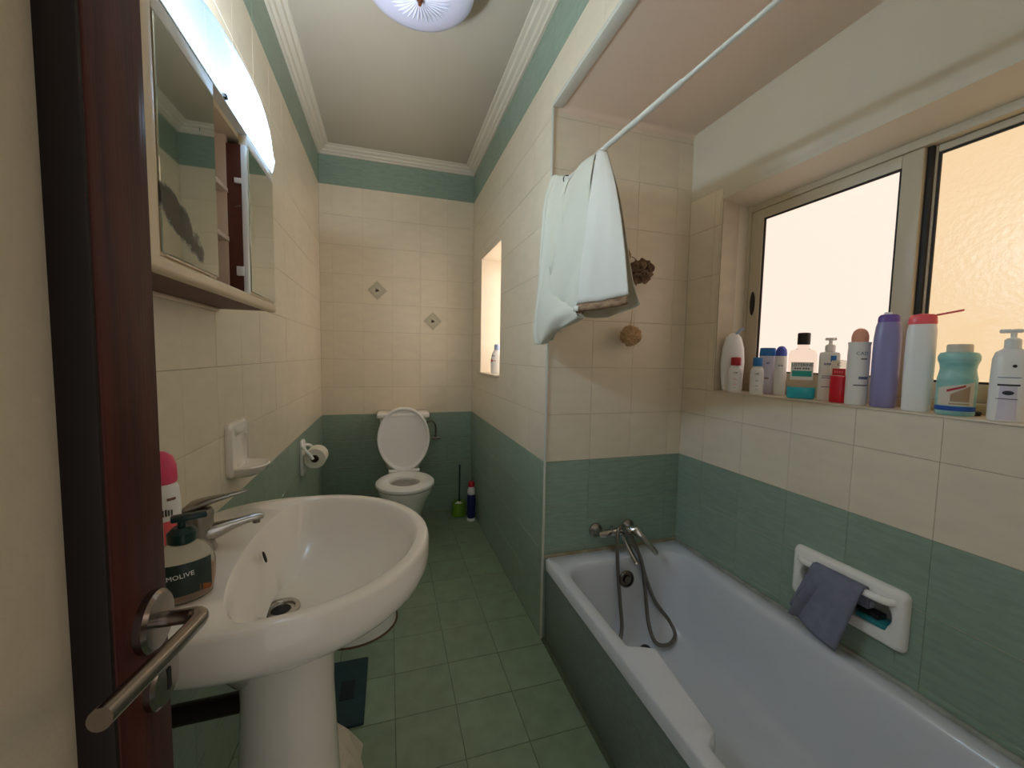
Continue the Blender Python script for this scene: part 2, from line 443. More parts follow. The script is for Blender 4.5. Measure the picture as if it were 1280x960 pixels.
# alcove end wall and window wall
g = G(); g.box(X1+.004, X2+.2, YC+TT, YC+.14, -.1, ZA+.15)
wa = struct(g.build('wall_alcove', 'grout', smooth=False))
AROWS = [r for r in ROWS if r < ZA-.02]+[ZA]
tiles(wa, (0, YC+TT, 0), (1, 0, 0), (0, 0, 1), [X1+.005, .862, 1.0675, 1.273, X2], AROWS, wallmat)
WO = (-.16, 1.40, 1.127, 1.937)          # window opening, its unseen near end lengthened for more light
NI = (.70, .968, .497, .600)            # recess of the ceramic holder
g = G()
for (a, b, c, d) in rects(YN-.15, YC+.02, -.1, 1.985, [(WO[0], WO[1], 1.1205, WO[3]), NI]): g.box(X2+TT, X2+.19, a, b, c, d)
g.box(X2+.06, X2+.19, NI[0]-.01, NI[1]+.01, NI[2]-.01, NI[3]+.01)
ww = struct(g.build('wall_window', 'grout', smooth=False))
wcols = [YN, -.16, .042, .243, .443, .643, .843, 1.043, 1.245, 1.446, YC]
WROWS = [r for r in ROWS if r < 1.99]
tiles(ww, (X2+TT, 0, 0), (0, -1, 0), (0, 0, 1), [-y for y in reversed(wcols)], WROWS[:6]+[1.122], wallmat, holes=[(-NI[1], -NI[0], NI[2], NI[3])])
tiles(ww, (X2+TT, 0, 0), (0, -1, 0), (0, 0, 1), [-YC, -1.446, -1.405], [1.122]+WROWS[6:]+[1.985], wallmat)
g = G().box(X2, X2+.19, YN-.15, YC+.02, 1.985, ZA+.15)
for (a, b) in ((YN-.15, WO[0]), (WO[1]+.004, YC+.01)):
    pass
g.box(X2, X2+.19, WO[0]-.002, WO[1]+.003, WO[3]+.006, 1.985)
g.box(X2, X2+.19, YN-.15, WO[0]-.002, 1.127, 1.985)
# reveal jambs and soffit
g.loft([[(X2-.001, WO[1]+.012, z), (X2+.13, WO[1]-.006, z), (X2+.13, WO[1]+.02, z), (X2+.004, WO[1]+.02, z)] for z in (1.1275, WO[3]+.01)])
g.loft([[(X2-.0015, y, WO[3]+.012), (X2-.0005, y, WO[3]-.002), (X2+.13, y, WO[3]-.028), (X2+.13, y, WO[3]+.012)] for y in (WO[0]-.002, WO[1]+.012)])
g.build('plaster', 'plaster', ww)
G().box(X2-.004, X2+.135, WO[0], WO[1]-.002, 1.1215, 1.127, .0015).build('sill_tile', 'marble', ww)
nw = struct(G().box(X0-.2, -.28, YN-.15, YN, -.1, ZC+.1).box(.52, X2+.2, YN-.15, YN, -.1, ZC+.1).box(-.28, .52, YN-.15, YN, 2.05, ZC+.1).build('wall_near', 'plaster', smooth=False))
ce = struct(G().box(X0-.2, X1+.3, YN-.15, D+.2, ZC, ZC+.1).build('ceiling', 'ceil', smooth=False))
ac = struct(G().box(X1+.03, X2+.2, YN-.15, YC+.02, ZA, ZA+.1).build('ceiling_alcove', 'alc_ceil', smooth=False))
def cornice(name, a, b, inward, label):
    # stepped plaster cornice swept between the mitred points a and b
    prof = [(0, .0), (.012, 0), (.016, .010), (.028, .014), (.034, .026), (.052, .030), (.058, .042), (.074, .044), (.078, .049), (0, .049)]
    a, b, i = Vector(a), Vector(b), Vector(inward); t = (b-a).normalized()
    rows = []
    for p, s in ((a, 1), (b, -1)):
        rows.append([p+i*x+t*s*x+Vector((0, 0, ZT+z)) for x, z in prof])
    return struct(G().loft(rows).build(name, 'cornice', ang=25))
cornice('trim_1', (X0, D, 0), (X1, D, 0), (0, -1, 0), '')
cornice('trim_2', (X0, YN, 0), (X0, D, 0), (1, 0, 0), '')
cornice('trim_3', (X1, D, 0), (X1, YN, 0), (-1, 0, 0), '')
struct(G().box(X1-.004, X1+.006, YC-.008, YC+.004, .0, ZA-.002, .003).build('trim_4', 'trimw'))
struct(G().box(X1-.002, X1+.042, YN, YC-.002, ZA-.006, ZA+.012, .004).build('trim_5', 'trimw'))
# small coves along the alcove ceiling
rows = [[(x, YC-.022*(1-sin(a)), ZA-.022*(1-cos(a))) for a in [k*pi/12 for k in range(7)]]+[(x, YC, ZA)] for x in (X1+.03, X2)]
struct(G().loft(rows).build('trim_6', 'alc_ceil'))

# ------------------------------------------------------------------ windows
def bar(g, x0, x1, y0, y1, z0, z1, b=.003): g.box(x0, x1, y0, y1, z0, z1, b, 2)
w1 = struct(thing('window_1', 'aluminium sliding window with two frosted panes and an added unseen pane above the bathtub', 'window', (X2+.13, .80, 1.127)))
del w1['category']
FX = X2+.13
g = G()
bar(g, FX, FX+.055, WO[1]-.020, WO[1]+.002, 1.127, 1.918); bar(g, FX, FX+.055, WO[0], WO[0]+.02, 1.127, 1.918)
bar(g, FX, FX+.055, WO[0]+.02, WO[1]-.02, 1.885, 1.918); bar(g, FX, FX+.055, WO[0]+.02, WO[1]-.02, 1.127, 1.155)
g.build('window_frame', 'alu', w1)
def sash(x, y0, y1, z0, z1, s0, s1, st, sb, pm):
    s_ = G(); bar(s_, x, x+.022, y1-s1, y1, z0, z1); bar(s_, x, x+.022, y0, y0+s0, z0, z1)
    bar(s_, x, x+.022, y0+s0, y1-s1, z1-st, z1); bar(s_, x, x+.022, y0+s0, y1-s1, z0, z0+sb)
    o = s_.build('sash', 'alu', w1)
    G().box(x+.010, x+.014, y0+s0-.004, y1-s1+.004, z0+sb-.004, z1-st+.004).build('pane', pm, o, smooth=False)
    k = G(); e = .006; a, b, c, d = y0+s0, y1-s1, z0+sb, z1-st
    k.box(x+.004, x+.010, a, a+e, c, d).box(x+.004, x+.010, b-e, b, c, d).box(x+.004, x+.010, a+e, b-e, d-e, d).box(x+.004, x+.010, a+e, b-e, c, c+e)
    k.build('gasket', 'rubber', o, smooth=False)
    return o
s1 = sash(FX+.004, .804, 1.379, 1.156, 1.884, .052, .056, .038, .055, 'pane_l')
h = G(); h.lathe([(.0105, 0), (.012, .003), (.009, .004)], 20, sx=1, sy=4.2)
h.xf(Matrix.Translation((FX+.004, 1.352, 1.50)) @ Matrix.Rotation(radians(-90), 4, 'Y') @ Matrix.Rotation(radians(90), 4, 'Z'))
h.xf(Matrix.Identity(4)); h.build('sash_handle', 'blackp', s1)
s2 = sash(FX+.029, .222, .83, 1.156, 1.884, .045, .045, .02, .05, 'pane_r')
extra_sash = sash(FX+.004, -.139, .25, 1.156, 1.884, .052, .052, .038, .055, 'pane_l')  # unseen sash, added so the glowing window lights the room more
G().box(FX+.018, FX+.030, .790, .803, 1.156, 1.884, .001).build('interlock', 'rubber', w1)
# small nook window
w2 = struct(thing('window_2', 'small frosted window deep in the wall beside the toilet', 'window', (X1+.2, 2.63, 1.125))); del w2['category']
g = G(); XN = X1+.215
bar(g, XN, XN+.04, NW[0], NW[0]+.035, NW[2], NW[3]); bar(g, XN, XN+.04, NW[1]-.035, NW[1], NW[2], NW[3])
bar(g, XN, XN+.04, NW[0]+.035, NW[1]-.035, NW[3]-.035, NW[3]); bar(g, XN, XN+.04, NW[0]+.035, NW[1]-.035, NW[2], NW[2]+.04)
g.build('window_frame', 'alu', w2)
G().box(XN+.02, XN+.024, NW[0]+.03, NW[1]-.03, NW[2]+.03, NW[3]-.03).build('pane', 'pane_n', w2, smooth=False)
g = G(); t_ = .004
g.box(X1+.002, XN, NW[1]-t_, NW[1]+.001, NW[2], NW[3]).box(X1+.002, XN, NW[0]-.001, NW[0]+t_, NW[2], NW[3]).box(X1+.002, XN, NW[0]+t_, NW[1]-t_, NW[3]-t_, NW[3]+.001)
g.build('reveal', 'beige', w2, smooth=False)
G().box(X1-.018, XN, NW[0]+.005, NW[1]-.005, NW[2]-.001, NW[2]+.014, .004).build('sill', 'marble', w2)

# ------------------------------------------------------------------ door leaf on the left
DX = -.21
dr = struct(thing('door_1', 'dark brown wooden door with frosted glass panel standing open', 'door', (DX-.02, YN+.01, 0))); del dr['category']
DE, DS = .463, .385
G().box(DX-.042, DX, DS, DE, .012, 2.02, .0025).build('stile', 'wood', dr)
G().box(DX-.042, DX, YN+.01, YN+.10, .012, 2.02, .0025).build('stile', 'wood', dr)
G().box(DX-.042, DX, YN+.10, DS, 1.92, 2.02, .002).build('rail', 'wood', dr)
G().box(DX-.042, DX, YN+.10, DS, .012, .25, .002).build('rail', 'wood', dr)
g = G(); g.box(DX-.030, DX-.0015, DS-.004, DS+.001, .25, 1.92, .002); g.box(DX-.040, DX-.020, YN+.10, YN+.112, .25, 1.92, .003)  # the first box is a dark facing that paints shade on the stile edge
g.build('bead_shade_strip', 'wood_shade', dr)
G().box(DX-.032, DX-.026, YN+.10, DS-.004, .245, 1.925).build('frosted_pane', 'frost', dr, smooth=False)
rx, ry, rz = DX, .431, 1.012
ro = G().lathe([(.027, 0), (.027, .006), (.024, .009), (.012, .010)], 32).xf(Matrix.Translation((rx, ry, rz)) @ Matrix.Rotation(radians(90), 4, 'Y')).build('handle_rose', 'steel', dr)
path = spline([(rx+.006, ry, rz), (rx+.026, ry, rz), (rx+.038, ry-.003, rz+.002), (rx+.044, ry-.013, rz+.004), (rx+.0445, ry-.030, rz+.006), (rx+.044, ry-.08, rz+.014), (rx+.043, .288, rz+.025)], 6)
G().tube(path, .0068, 16).build('door_lever', 'steel', ro)
es = G().lathe([(.025, 0), (.025, .005), (.022, .008), (.006, .009)], 32).xf(Matrix.Translation((rx, .440, .948)) @ Matrix.Rotation(radians(90), 4, 'Y')).build('key_rose', 'steel', dr)
G().box(DX+.0085, DX+.0098, .4375, .4425, .938, .958).build('keyhole', 'dark', es, smooth=False)

# ------------------------------------------------------------------ mirror cabinet
CX, CY0, CY1, CZ0, CZ1 = -.322, .695, 1.36, 1.375, 1.775
cb = thing('mirror_cabinet', 'cream mirrored bathroom cabinet with open middle shelves and lit canopy on left wall', 'cabinet', (X0, 1.03, CZ0))
BY0, BY1 = .945, 1.128
g = G()
g.box(X0+.001, CX-.018, CY0, CY0+.014, CZ0+.01, CZ1).box(X0+.001, CX-.018, CY1-.014, CY1, CZ0+.01, CZ1).box(X0+.001, X0+.006, CY0, CY1, CZ0+.01, CZ1)
g.box(X0+.001, CX-.018, CY0, CY1, CZ1-.012, CZ1)
g.build('carcass', 'cab', cb)
G().box(X0+.001, CX-.014, CY0+.002, CY1-.002, CZ0+.004, CZ0+.014).build('bottom_board', 'brownboard', cb, smooth=False)
G().box(X0+.002, X0+.012, .99, 1.335, CZ0-.006, CZ0+.004, .001).build('wall_cleat', 'cab', cb)
g = G(); g.box(CX-.020, CX+.004, CY0, CY1, CZ0, CZ0+.024, .007, 3)
g.box(CX-.004, CX+.002, CY0+.05, BY0-.04, CZ0+.026, CZ0+.0285)
g.build('bottom_rail', 'cab', cb)
G().box(CX-.030, CX+.003, CY0-.002, CY0+.038, CZ0+.006, CZ1+.002, .011, 4).build('corner_post', 'cab', cb)
def cab_door(y0, y1, mm, nm):
    d = G().box(CX-.018, CX-.002, y0, y1, CZ0+.025, CZ1-.002, .002).build('mirror_door', 'cab', cb, loc=None)
    # mirror glass keeps its own origin in its lower near corner
    mz0, mz1 = CZ0+.030, CZ1-.030
    o = G().box(0, .0035, 0, y1-y0-.004, 0, mz1-mz0, .0012, 1).build('mirror_glass', mm, None, loc=None)
    o.parent = d; o.location = Vector((CX-.0018, y0+.002, mz0))-Vector(cb.location)
    G().box(CX-.002, CX+.0012, y0, y1, mz1+.002, CZ1-.003, .001).build('top_rail', 'plastic', d)
    return d
cab_door(CY0+.039, BY0, 'mirror_s', 0)
cab_door(BY1+.014, CY1-.004, 'mirror', 0)
G().box(X0+.007, CX-.020, BY0-.016, BY0-.004, CZ0+.014, CZ1-.012).build('partition', 'cabin', cb, smooth=False)
g = G().box(X0+.007, CX-.040, BY1, BY1+.012, CZ0+.014, CZ1-.012)
g.build('partition', 'cabin', cb, smooth=False)
G().box(CX-.040, CX-.006, BY1+.001, BY1+.012, CZ0+.024, CZ1-.03).build('brown_panel', 'brownboard', cb, smooth=False)
G().box(CX-.010, CX+.001, BY1-.002, BY1+.012, CZ0+.024, CZ1-.03, .002).build('partition_edge', 'plastic', cb)
for z in (1.519, 1.631):
    G().box(X0+.007, CX-.038, BY0-.004, BY1, z, z+.010).build('shelf', 'cabin', cb, smooth=False)
g = G()
for z, h_ in ((1.655, .012), (1.44, .022)): G().box(CX-.024, CX-.008, BY1-.004, BY1+.002, z, z+h_, .001).build('hinge', 'plastic', cb)

G().tube([(CX-.022, BY1-.004, 1.60), (CX-.012, BY1-.006, 1.602)], .002, 6).build('hinge_pin', 'chrome', cb)
# canopy: sloping bowed acrylic diffuser over two bulbs
def bow(t): return .036*(1-(2*t-1)**2)
lo, hi, tp = [], [], []
for k in range(25):
    t = k/24; y = CY0+(CY1-CY0)*t
    lo.append((CX+.002, y, CZ1+.003)); hi.append((CX+.002+bow(t), y, CZ1+.062+.030*(1-(2*t-1)**2)*.5)); tp.append((CX-.012+bow(t)*.8, y, CZ1+.090+.012*(1-(2*t-1)**2)))
cp = G().grid([lo, [tuple((Vector(a)*.4+Vector(b)*.6)+Vector((.006, 0, -.004))) for a, b in zip(lo, hi)], hi, tp]).build('light_canopy', 'canopy', cb)
sm = cp.modifiers.new('t', 'SOLIDIFY'); sm.thickness = .003
g = G()
for y, s in ((CY0, 0), (CY1, 1)):
    yy = (y, y+.004) if s == 0 else (y-.004, y)
    g.loft([[(X0+.001, q, CZ1+.001), (CX+.002, q, CZ1+.001), (CX+.004, q, CZ1+.06), (CX-.01, q, CZ1+.09), (X0+.001, q, CZ1+.09)] for q in yy])
g.box(X0+.001, CX+.0, CY0+.004, CY1-.004, CZ1+.001, CZ1+.004)
g.build('canopy_end', 'plastic', cb, smooth=False)
G().box(CX-.004, CX+.005, 1.00, 1.012, CZ1+.004, CZ1+.012, .001).build('pull_switch', 'blackp', cb)
for y in (1.12, 1.285):
    b = G().lathe([(.010, -.04), (.010, -.012), (.014, -.008)], 16, o=(-.375, y, CZ1+.055)).build('bulb_socket', 'plastic', cb)
    l = bpy.data.lights.new('bulb_light', 'POINT'); l.energy = BULB; l.color = (.80, .90, 1); l.shadow_soft_size = .014
    lo_ = bpy.data.objects.new('bulb_light', l); COL.objects.link(lo_); lo_.location = Vector((-.36, y, CZ1+.055))-Vector(cb.location); lo_.parent = cb

# ------------------------------------------------------------------ ceiling lamp
LC = (.115, 1.61)
cl = thing('ceiling_lamp', 'round white pleated glass saucer lamp on the ceiling', 'lamp', (LC[0], LC[1], ZC))
G().lathe([(.06, ZC-.001), (.058, ZC-.02), (.02, ZC-.026), (.008, ZC-.03), (.008, 2.57), (.001, 2.57)], 24, o=(*LC, 0)).build('lamp_mount', 'cornice', cl)
G().lathe([(.198, 2.606), (.200, 2.602), (.192, 2.594), (.17, 2.585), (.14, 2.578), (.11, 2.574), (.06, 2.568), (.008, 2.566), (.008, 2.570), (.10, 2.580), (.17, 2.592), (.194, 2.604)], 64, o=(*LC, 0), c0=False, c1=False).build('glass_saucer', 'lampglass', cl)
g = G()
for k in range(36):
    a = 2*pi*k/36
    g.tube([(LC[0]+r*cos(a), LC[1]+r*sin(a), z) for r, z in ((.02, 2.566), (.05, 2.566), (.085, 2.570), (.118, 2.5755))], [.0012, .0034, .0058, .001], 6)
g.build('glass_pleats', 'lamprib', cl)
G().lathe([(.001, 2.540), (.006, 2.543), (.008, 2.550), (.005, 2.556), (.012, 2.560), (.013, 2.567), (.004, 2.569)], 16, o=(*LC, 0)).build('finial', 'brass', cl)

# ------------------------------------------------------------------ pedestal basin
BX, BYC = -.21, .942
ba = thing('pedestal_basin', 'large oval cream ceramic wash basin on a pedestal by the door', 'basin', (-.24, BYC, 0))
def brim(s, z, dx=0, dy=0, n=56):
    r = []
    for k in range(n):
        a = 2*pi*k/n; c, q = cos(a), sin(a)
        if c >= 0: x = BX+.299*s*c; y = BYC+.297*s*q
        else:
            e = 2/2.9
            x = BX-.256*min(1, s)*abs(c)**e if s >= .9 else BX-(.256*s+.0)*abs(c)**e
            y = BYC+.297*s*math.copysign(abs(q)**e, q)
        r.append((max(x+dx, X0+.001), y+dy, z))
    return r
def bell(s, z, cx, n=56):
    return [(cx+(.274*s*c if (c := cos(2*pi*k/n)) >= 0 else -.076*s*abs(c)), BYC+.271*s*sin(2*pi*k/n), z) for k in range(n)]
def disc(r, z, n=56): return [(-.222+r*cos(2*pi*k/n), .938+r*sin(2*pi*k/n), z) for k in range(n)]
g = G()
g.loft([brim(.30, .60, -.03), brim(.42, .655, -.03), brim(.62, .70, -.02), brim(.80, .732), brim(.92, .759), brim(.975, .777), brim(.995, .795), brim(1.0, .81), brim(1.0, .842), brim(.992, .849), brim(.978, .852),
        bell(1, .851, -.21), bell(.985, .848, -.21), bell(.962, .840, -.2095), bell(.93, .822, -.209), bell(.87, .79, -.207), bell(.68, .745, -.207), bell(.42, .718, -.212), disc(.040, .703), disc(.022, .700)], c0=True, c1=True)
bw = g.build('bowl', 'ceramic_y', ba, ang=60)
G().lathe([(.038, .7045), (.037, .709), (.028, .709), (.025, .704), (.025, .700), (.004, .700)], 28, o=(-.224, .936, 0)).build('drain_ring', 'chrome', bw)
G().lathe([(.022, .700), (.022, .7042), (.014, .7052), (.001, .7052)], 20, o=(-.224, .936, 0)).build('plug_hole', 'dark', bw)
ov = G().lathe([(.007, 0), (.006, .002)], 16, sx=2.0, sy=.9).xf(Matrix.Translation((-.266, .985, .803)) @ Matrix.Rotation(radians(74), 4, 'Y'))
ov.build('overflow_slot', 'dark', bw)
g = G()
rg = []
for z, ax, ay in ((.0, .118, .125), (.03, .112, .120), (.10, .102, .112), (.25, .092, .10), (.42, .083, .09), (.55, .078, .085), (.62, .080, .088), (.66, .088, .098)):
    rg.append([(-.195+(ax*c_ if (c_ := cos(2*pi*k/40)) > 0 else ax*1.25*c_), .905+ay*sin(2*pi*k/40), z) for k in range(40)])
g.loft(rg); g.build('pedestal', 'ceramic_y', ba)
pb = G().tube(spline([(-.27, .93, .52), (-.35, .94, .51), (-.42, .945, .505), (X0+.006, .945, .50)], 5), .021, 14)
pb.build('drain_pipe', 'pipe', ba)
G().lathe([(.046, 0), (.044, .008), (.024, .014)], 24).xf(Matrix.Translation((X0+.001, .955, .515)) @ Matrix.Rotation(radians(90), 4, 'Y')).build('pipe_flange', 'dark', ba)
# mixer tap
tp_ = thing('basin_tap', 'chrome single lever mixer tap standing on the oval basin', 'tap', (-.372, .945, .852))
G().lathe([(.031, .851), (.031, .856), (.028, .862), (.027, .885), (.027, .912), (.027, .930), (.023, .938), (.006, .941)], 28, o=(-.372, .945, 0)).build('tap_body', 'chrome_d', tp_)
rows = []
for t, x, z, wy, hz in ((0, -.368, .884, .024, .022), (.2, -.338, .890, .019, .017), (.5, -.312, .896, .013, .011), (.85, -.283, .901, .0105, .0085), (1, -.268, .902, .010, .008), (1.02, -.262, .902, .007, .006)):
    y = .945+.030*t
    rows.append([(x, y+wy*cos(a), z+hz*sin(a)) for a in [2*pi*k/16 for k in range(16)]])
sp = G().loft(rows).build('tap_spout', 'chrome', tp_)
G().lathe([(.0075, 0), (.0075, .006)], 14, o=(-.276, .973, .889)).build('aerator', 'chrome_d', sp)
rows = []
for x, y, z, wy, hz in ((-.400, .938, .936, .016, .004), (-.382, .944, .945, .026, .010), (-.355, .953, .951, .023, .008), (-.33, .965, .954, .016, .005), (-.300, .980, .958, .011, .003), (-.292, .984, .959, .006, .002)):
    rows.append([(x, y+wy*cos(a), z+hz*sin(a)) for a in [2*pi*k/16 for k in range(16)]])
G().loft(rows).build('tap_lever', 'chrome_d', tp_)

# ------------------------------------------------------------------ bidet
def egg(cx, cy, a, bf, bb, z, n=40):
    r = []
    for k in range(n):
        t = 2*pi*k/n; s, c = sin(t), cos(t)
        r.append((cx+a*s, cy-(bf*c if c > 0 else bb*c), z))
    return r
bd = thing('bidet', 'white ceramic bidet hidden behind the oval basin, only foot showing', 'bidet', (-.17, 1.95, 0), radians(0))
g = G()
g.loft([egg(-.16, 1.93, .192, .175, .175, 0), egg(-.16, 1.93, .186, .168, .17, .05), egg(-.17, 1.93, .178, .16, .165, .14), egg(-.19, 1.94, .18, .16, .165, .28), egg(-.20, 1.94, .20, .17, .175, .36), egg(-.20, 1.94, .205, .175, .18, .39),
        egg(-.20, 1.94, .19, .16, .165, .40), egg(-.19, 1.94, .15, .125, .13, .395), egg(-.19, 1.94, .13, .11, .115, .34), egg(-.19, 1.94, .05, .05, .05, .28)])
g.build('bidet_bowl', 'ceramic', bd)
G().loft([egg(-.16, 1.93, .199, .182, .182, .0), egg(-.16, 1.93, .190, .172, .174, .007)], c0=False, c1=False).build('caulk_ring', 'caulk', bd)

# ------------------------------------------------------------------ toilet
TX = .102
to = thing('toilet', 'white toilet with raised lid against the green back wall', 'toilet', (TX, D-.3, 0))
seat_c = 2.672
g = G()
g.loft([egg(TX, 2.78, .125, .21, .20, 0), egg(TX, 2.78, .115, .20, .19, .03), egg(TX, 2.78, .105, .19, .19, .12), egg(TX, 2.75, .118, .20, .22, .22), egg(TX, 2.71, .150, .205, .25, .31), egg(TX, 2.69, .170, .205, .27, .355), egg(TX, 2.685, .176, .208, .28, .375), egg(TX, 2.685, .176, .208, .28, .395),
        egg(TX, 2.685, .168, .20, .27, .40), egg(TX, 2.685, .118, .15, .14, .399), egg(TX, 2.69, .108, .135, .13, .36), egg(TX, 2.71, .075, .09, .09, .27), egg(TX, 2.73, .04, .045, .045, .21)])
bo = g.build('toilet_bowl', 'ceramic', to)
G().loft([egg(TX, 2.715, .071, .085, .083, .262), egg(TX, 2.715, .03, .03, .03, .2625)], c0=False).build('water', 'clear', bo)
g = G()
g.loft([egg(TX, seat_c, .178, .203, .200, .402), egg(TX, seat_c, .187, .213, .208, .410), egg(TX, seat_c, .186, .212, .207, .424), egg(TX, seat_c, .172, .196, .192, .436), egg(TX, seat_c, .135, .152, .148, .438), egg(TX, seat_c, .105, .120, .112, .430), egg(TX, seat_c, .096, .110, .102, .416), egg(TX, seat_c, .098, .112, .104, .402)], c0=False, c1=False)
g.build('toilet_seat', 'plastic', to)
# raised lid: oval shell leaning on the cistern
def lidring(s, off, n=44, dn=1):
    r = []
    for k in range(n):
        t = 2*pi*k/n; sx_, cz_ = sin(t), cos(t)
        wgt = .182*(1 - .10*max(0, -cz_)**1.5)
        x = TX+wgt*s*math.copysign(abs(sx_)**.92, sx_); z = .655+(.222*s*cz_ if cz_ > 0 else .232*s*cz_*.97)
        y = 2.892+(z-.41)*.16+off
        r.append((x, y, z))
    return r
g = G(); g.loft([lidring(.95, .016), lidring(1, .006), lidring(1, -.006), lidring(.975, -.010), lidring(.93, -.008), lidring(.90, .003), lidring(.86, .006)])
ld = g.build('toilet_lid', 'plastic', to, ang=50)
g = G()
for sx_ in (-1, 1):
    G().tube([(TX+sx_*.045, 2.872, .436), (TX+sx_*.105, 2.872, .436)], .013, 12).build('hinge', 'plastic', to)
g.box(TX-.105, TX+.105, 2.876, 2.905, .41, .445, .006)
g.build('hinge_block', 'plastic', to)
g = G(); g.loft([[(TX+s*ax, y, z) for (s, y) in ((-1, D-.003), (-1, D-.205+dy), (-.9, D-.222+dy), (.9, D-.222+dy), (1, D-.205+dy), (1, D-.003))] for z, ax, dy in ((.40, .110, .05), (.46, .125, .02), (.6, .140, .0), (.795, .166, 0))])
tk = g.build('cistern', 'ceramic', to)
cl2 = G().box(TX-.184, TX+.184, D-.232, D-.002, .797, .832, .010, 3).build('cistern_lid', 'ceramic', to)
G().lathe([(.016, .831), (.016, .838), (.010, .840), (.010, .858), (.012, .862), (.001, .866)], 18, o=(TX, D-.11, 0)).build('flush_knob', 'chrome_d', to)
G().tube(spline([(TX+.17, D-.10, .74), (TX+.215, D-.07, .745), (TX+.245, D-.05, .71), (TX+.25, D-.035, .64), (TX+.25, D-.03, .612)], 6), .0055, 8).build('supply_hose', 'hose', to)
g = G(); g.tube([(TX+.25, D-.002, .604), (TX+.25, D-.045, .604)], .011, 12); g.tube([(TX+.225, D-.030, .604), (TX+.29, D-.030, .602)], [.012, .010], 12); g.lathe([(.022, 0), (.02, .006)], 16).xf(Matrix.Translation((0, 0, 0)))
g.v = g.v[:-32]; g.f = [f for f in g.f if max(f) < len(g.v)]
g.build('shutoff_valve', 'chrome_d', to)

# toilet brush and spray bottle in the corner
tb = thing('toilet_brush', 'lime green toilet brush in holder in the corner beside toilet', 'toilet brush', (.525, 3.06, 0))
G().lathe([(.045, .001), (.058, .006), (.060, .02), (.052, .05), (.054, .10), (.05, .11), (.044, .10), (.040, .03)], 28, o=(.525, 3.06, 0)).build('holder', 'lime', tb)
G().tube([(.525, 3.06, .03), (.528, 3.065, .2), (.532, 3.075, .40)], [.007, .006, .007], 10).build('handle', 'dgreen', tb)
G().lathe([(.01, .03), (.034, .04), (.036, .09), (.012, .11)], 20, o=(.525, 3.06, 0)).build('brush_head', 'plastic', tb)
sb_ = thing('cleaner_bottle', 'navy cleaner bottle with red cap standing on floor by the corner', 'bottle', (.598, 2.94, 0))
G().lathe([(.028, .0), (.031, .004), (.031, .022), (.030, .024)], 24, o=(.598, 2.94, 0.0005)).build('bottle_base', 'plastic', sb_)
G().lathe([(.030, .024), (.031, .03), (.031, .19), (.026, .21)], 24, o=(.598, 2.94, 0)).build('bottle_body', 'navy', sb_)
G().lathe([(.026, .20), (.030, .215), (.030, .232), (.021, .262), (.019, .268)], 24, o=(.598, 2.94, 0)).build('bottle_shoulder', 'plastic', sb_)
G().lathe([(.019, .262), (.024, .266), (.024, .292), (.016, .305), (.002, .308)], 24, o=(.598, 2.94, 0)).build('cap', 'redcap', sb_)

# ------------------------------------------------------------------ wall holders
sd = thing('soap_dish', 'cream ceramic soap dish fixed on the left wall above basin', 'soap dish', (X0, 1.44, .87))
def rrect(cx, cy, hx, hy, r, n=6):
    o = []
    for qx, qy, a0 in ((1, 1, 0), (-1, 1, 90), (-1, -1, 180), (1, -1, 270)):
        for k in range(n+1):
            a = radians(a0+90*k/n); o.append((cx+qx*(hx-r)+r*cos(a), cy+qy*(hy-r)+r*sin(a)))
    return o
def onwall(pts, x): return [(x, p[0], p[1]) for p in pts]
YS, ZS = 1.455, .955
g = G()
g.loft([onwall(rrect(YS, ZS, .078, .085, .02), X0+.0005), onwall(rrect(YS, ZS, .078, .085, .02), X0+.010), onwall(rrect(YS, ZS, .072, .079, .02), X0+.018), onwall(rrect(YS, ZS-.005, .050, .055, .03), X0+.019), onwall(rrect(YS, ZS-.008, .042, .045, .03), X0+.008)], c0=False)
dp = g.build('back_plate', 'ceramic_y', sd)
g = G()
rows = []
for z, d_, w_ in ((.862, .012, .030), (.868, .055, .050), (.882, .080, .062), (.898, .088, .068), (.902, .083, .064), (.892, .070, .055), (.882, .030, .040)):
    rows.append([(X0+.010+d_*max(0, sin(pi*k/20))**.7, YS-w_*cos(pi*k/20), z) for k in range(21)]+[(X0+.008, YS+w_*.9, z), (X0+.008, YS-w_*.9, z)])
g.loft(rows); g.build('dish_lip', 'ceramic_y', sd)
tpz, tpy = .675, 2.46
th = thing('toilet_roll_holder', 'white plastic toilet roll holder on left wall past basin', 'roll holder', (X0, tpy, .6))
g = G(); g.loft([onwall(rrect(tpy, .67, .045, .10, .02), X0+.0005), onwall(rrect(tpy, .67, .045, .10, .02), X0+.010), onwall(rrect(tpy, .67, .038, .092, .02), X0+.016)], c0=False)
g.build('wall_plate', 'plastic', th)
g = G()
for s in (-1, 1):
    G().tube(spline([(X0+.008, tpy+s*.030, .735), (X0+.03, tpy+s*.066, .725), (X0+.055, tpy+s*.068, .695), (X0+.068, tpy+s*.066, .672)], 5), .0085, 10).build('bracket', 'plastic', th)
G().tube([(X0+.068, tpy-.064, .672), (X0+.068, tpy+.064, .672)], .007, 12).build('roll_spindle', 'card', th)
tr = thing('toilet_roll', 'white toilet paper roll hanging in holder on left wall', 'toilet roll', (X0+.068, tpy, .672))
g = G(); pr = [(.021, -.055), (.054, -.055), (.056, -.052), (.056, .052), (.054, .055), (.021, .055), (.021, -.055)]
mt_ = Matrix.Translation((X0+.075, tpy, .672)) @ Matrix.Rotation(radians(90), 4, 'X')
g.lathe(pr, 32, c0=False, c1=False).xf(mt_); g.build('paper', 'paper', tr)
G().lathe([(.0215, -.0555), (.0185, -.0555), (.0185, .0555), (.0215, .0555)], 24, c0=False, c1=False).xf(mt_).build('core', 'card', tr)

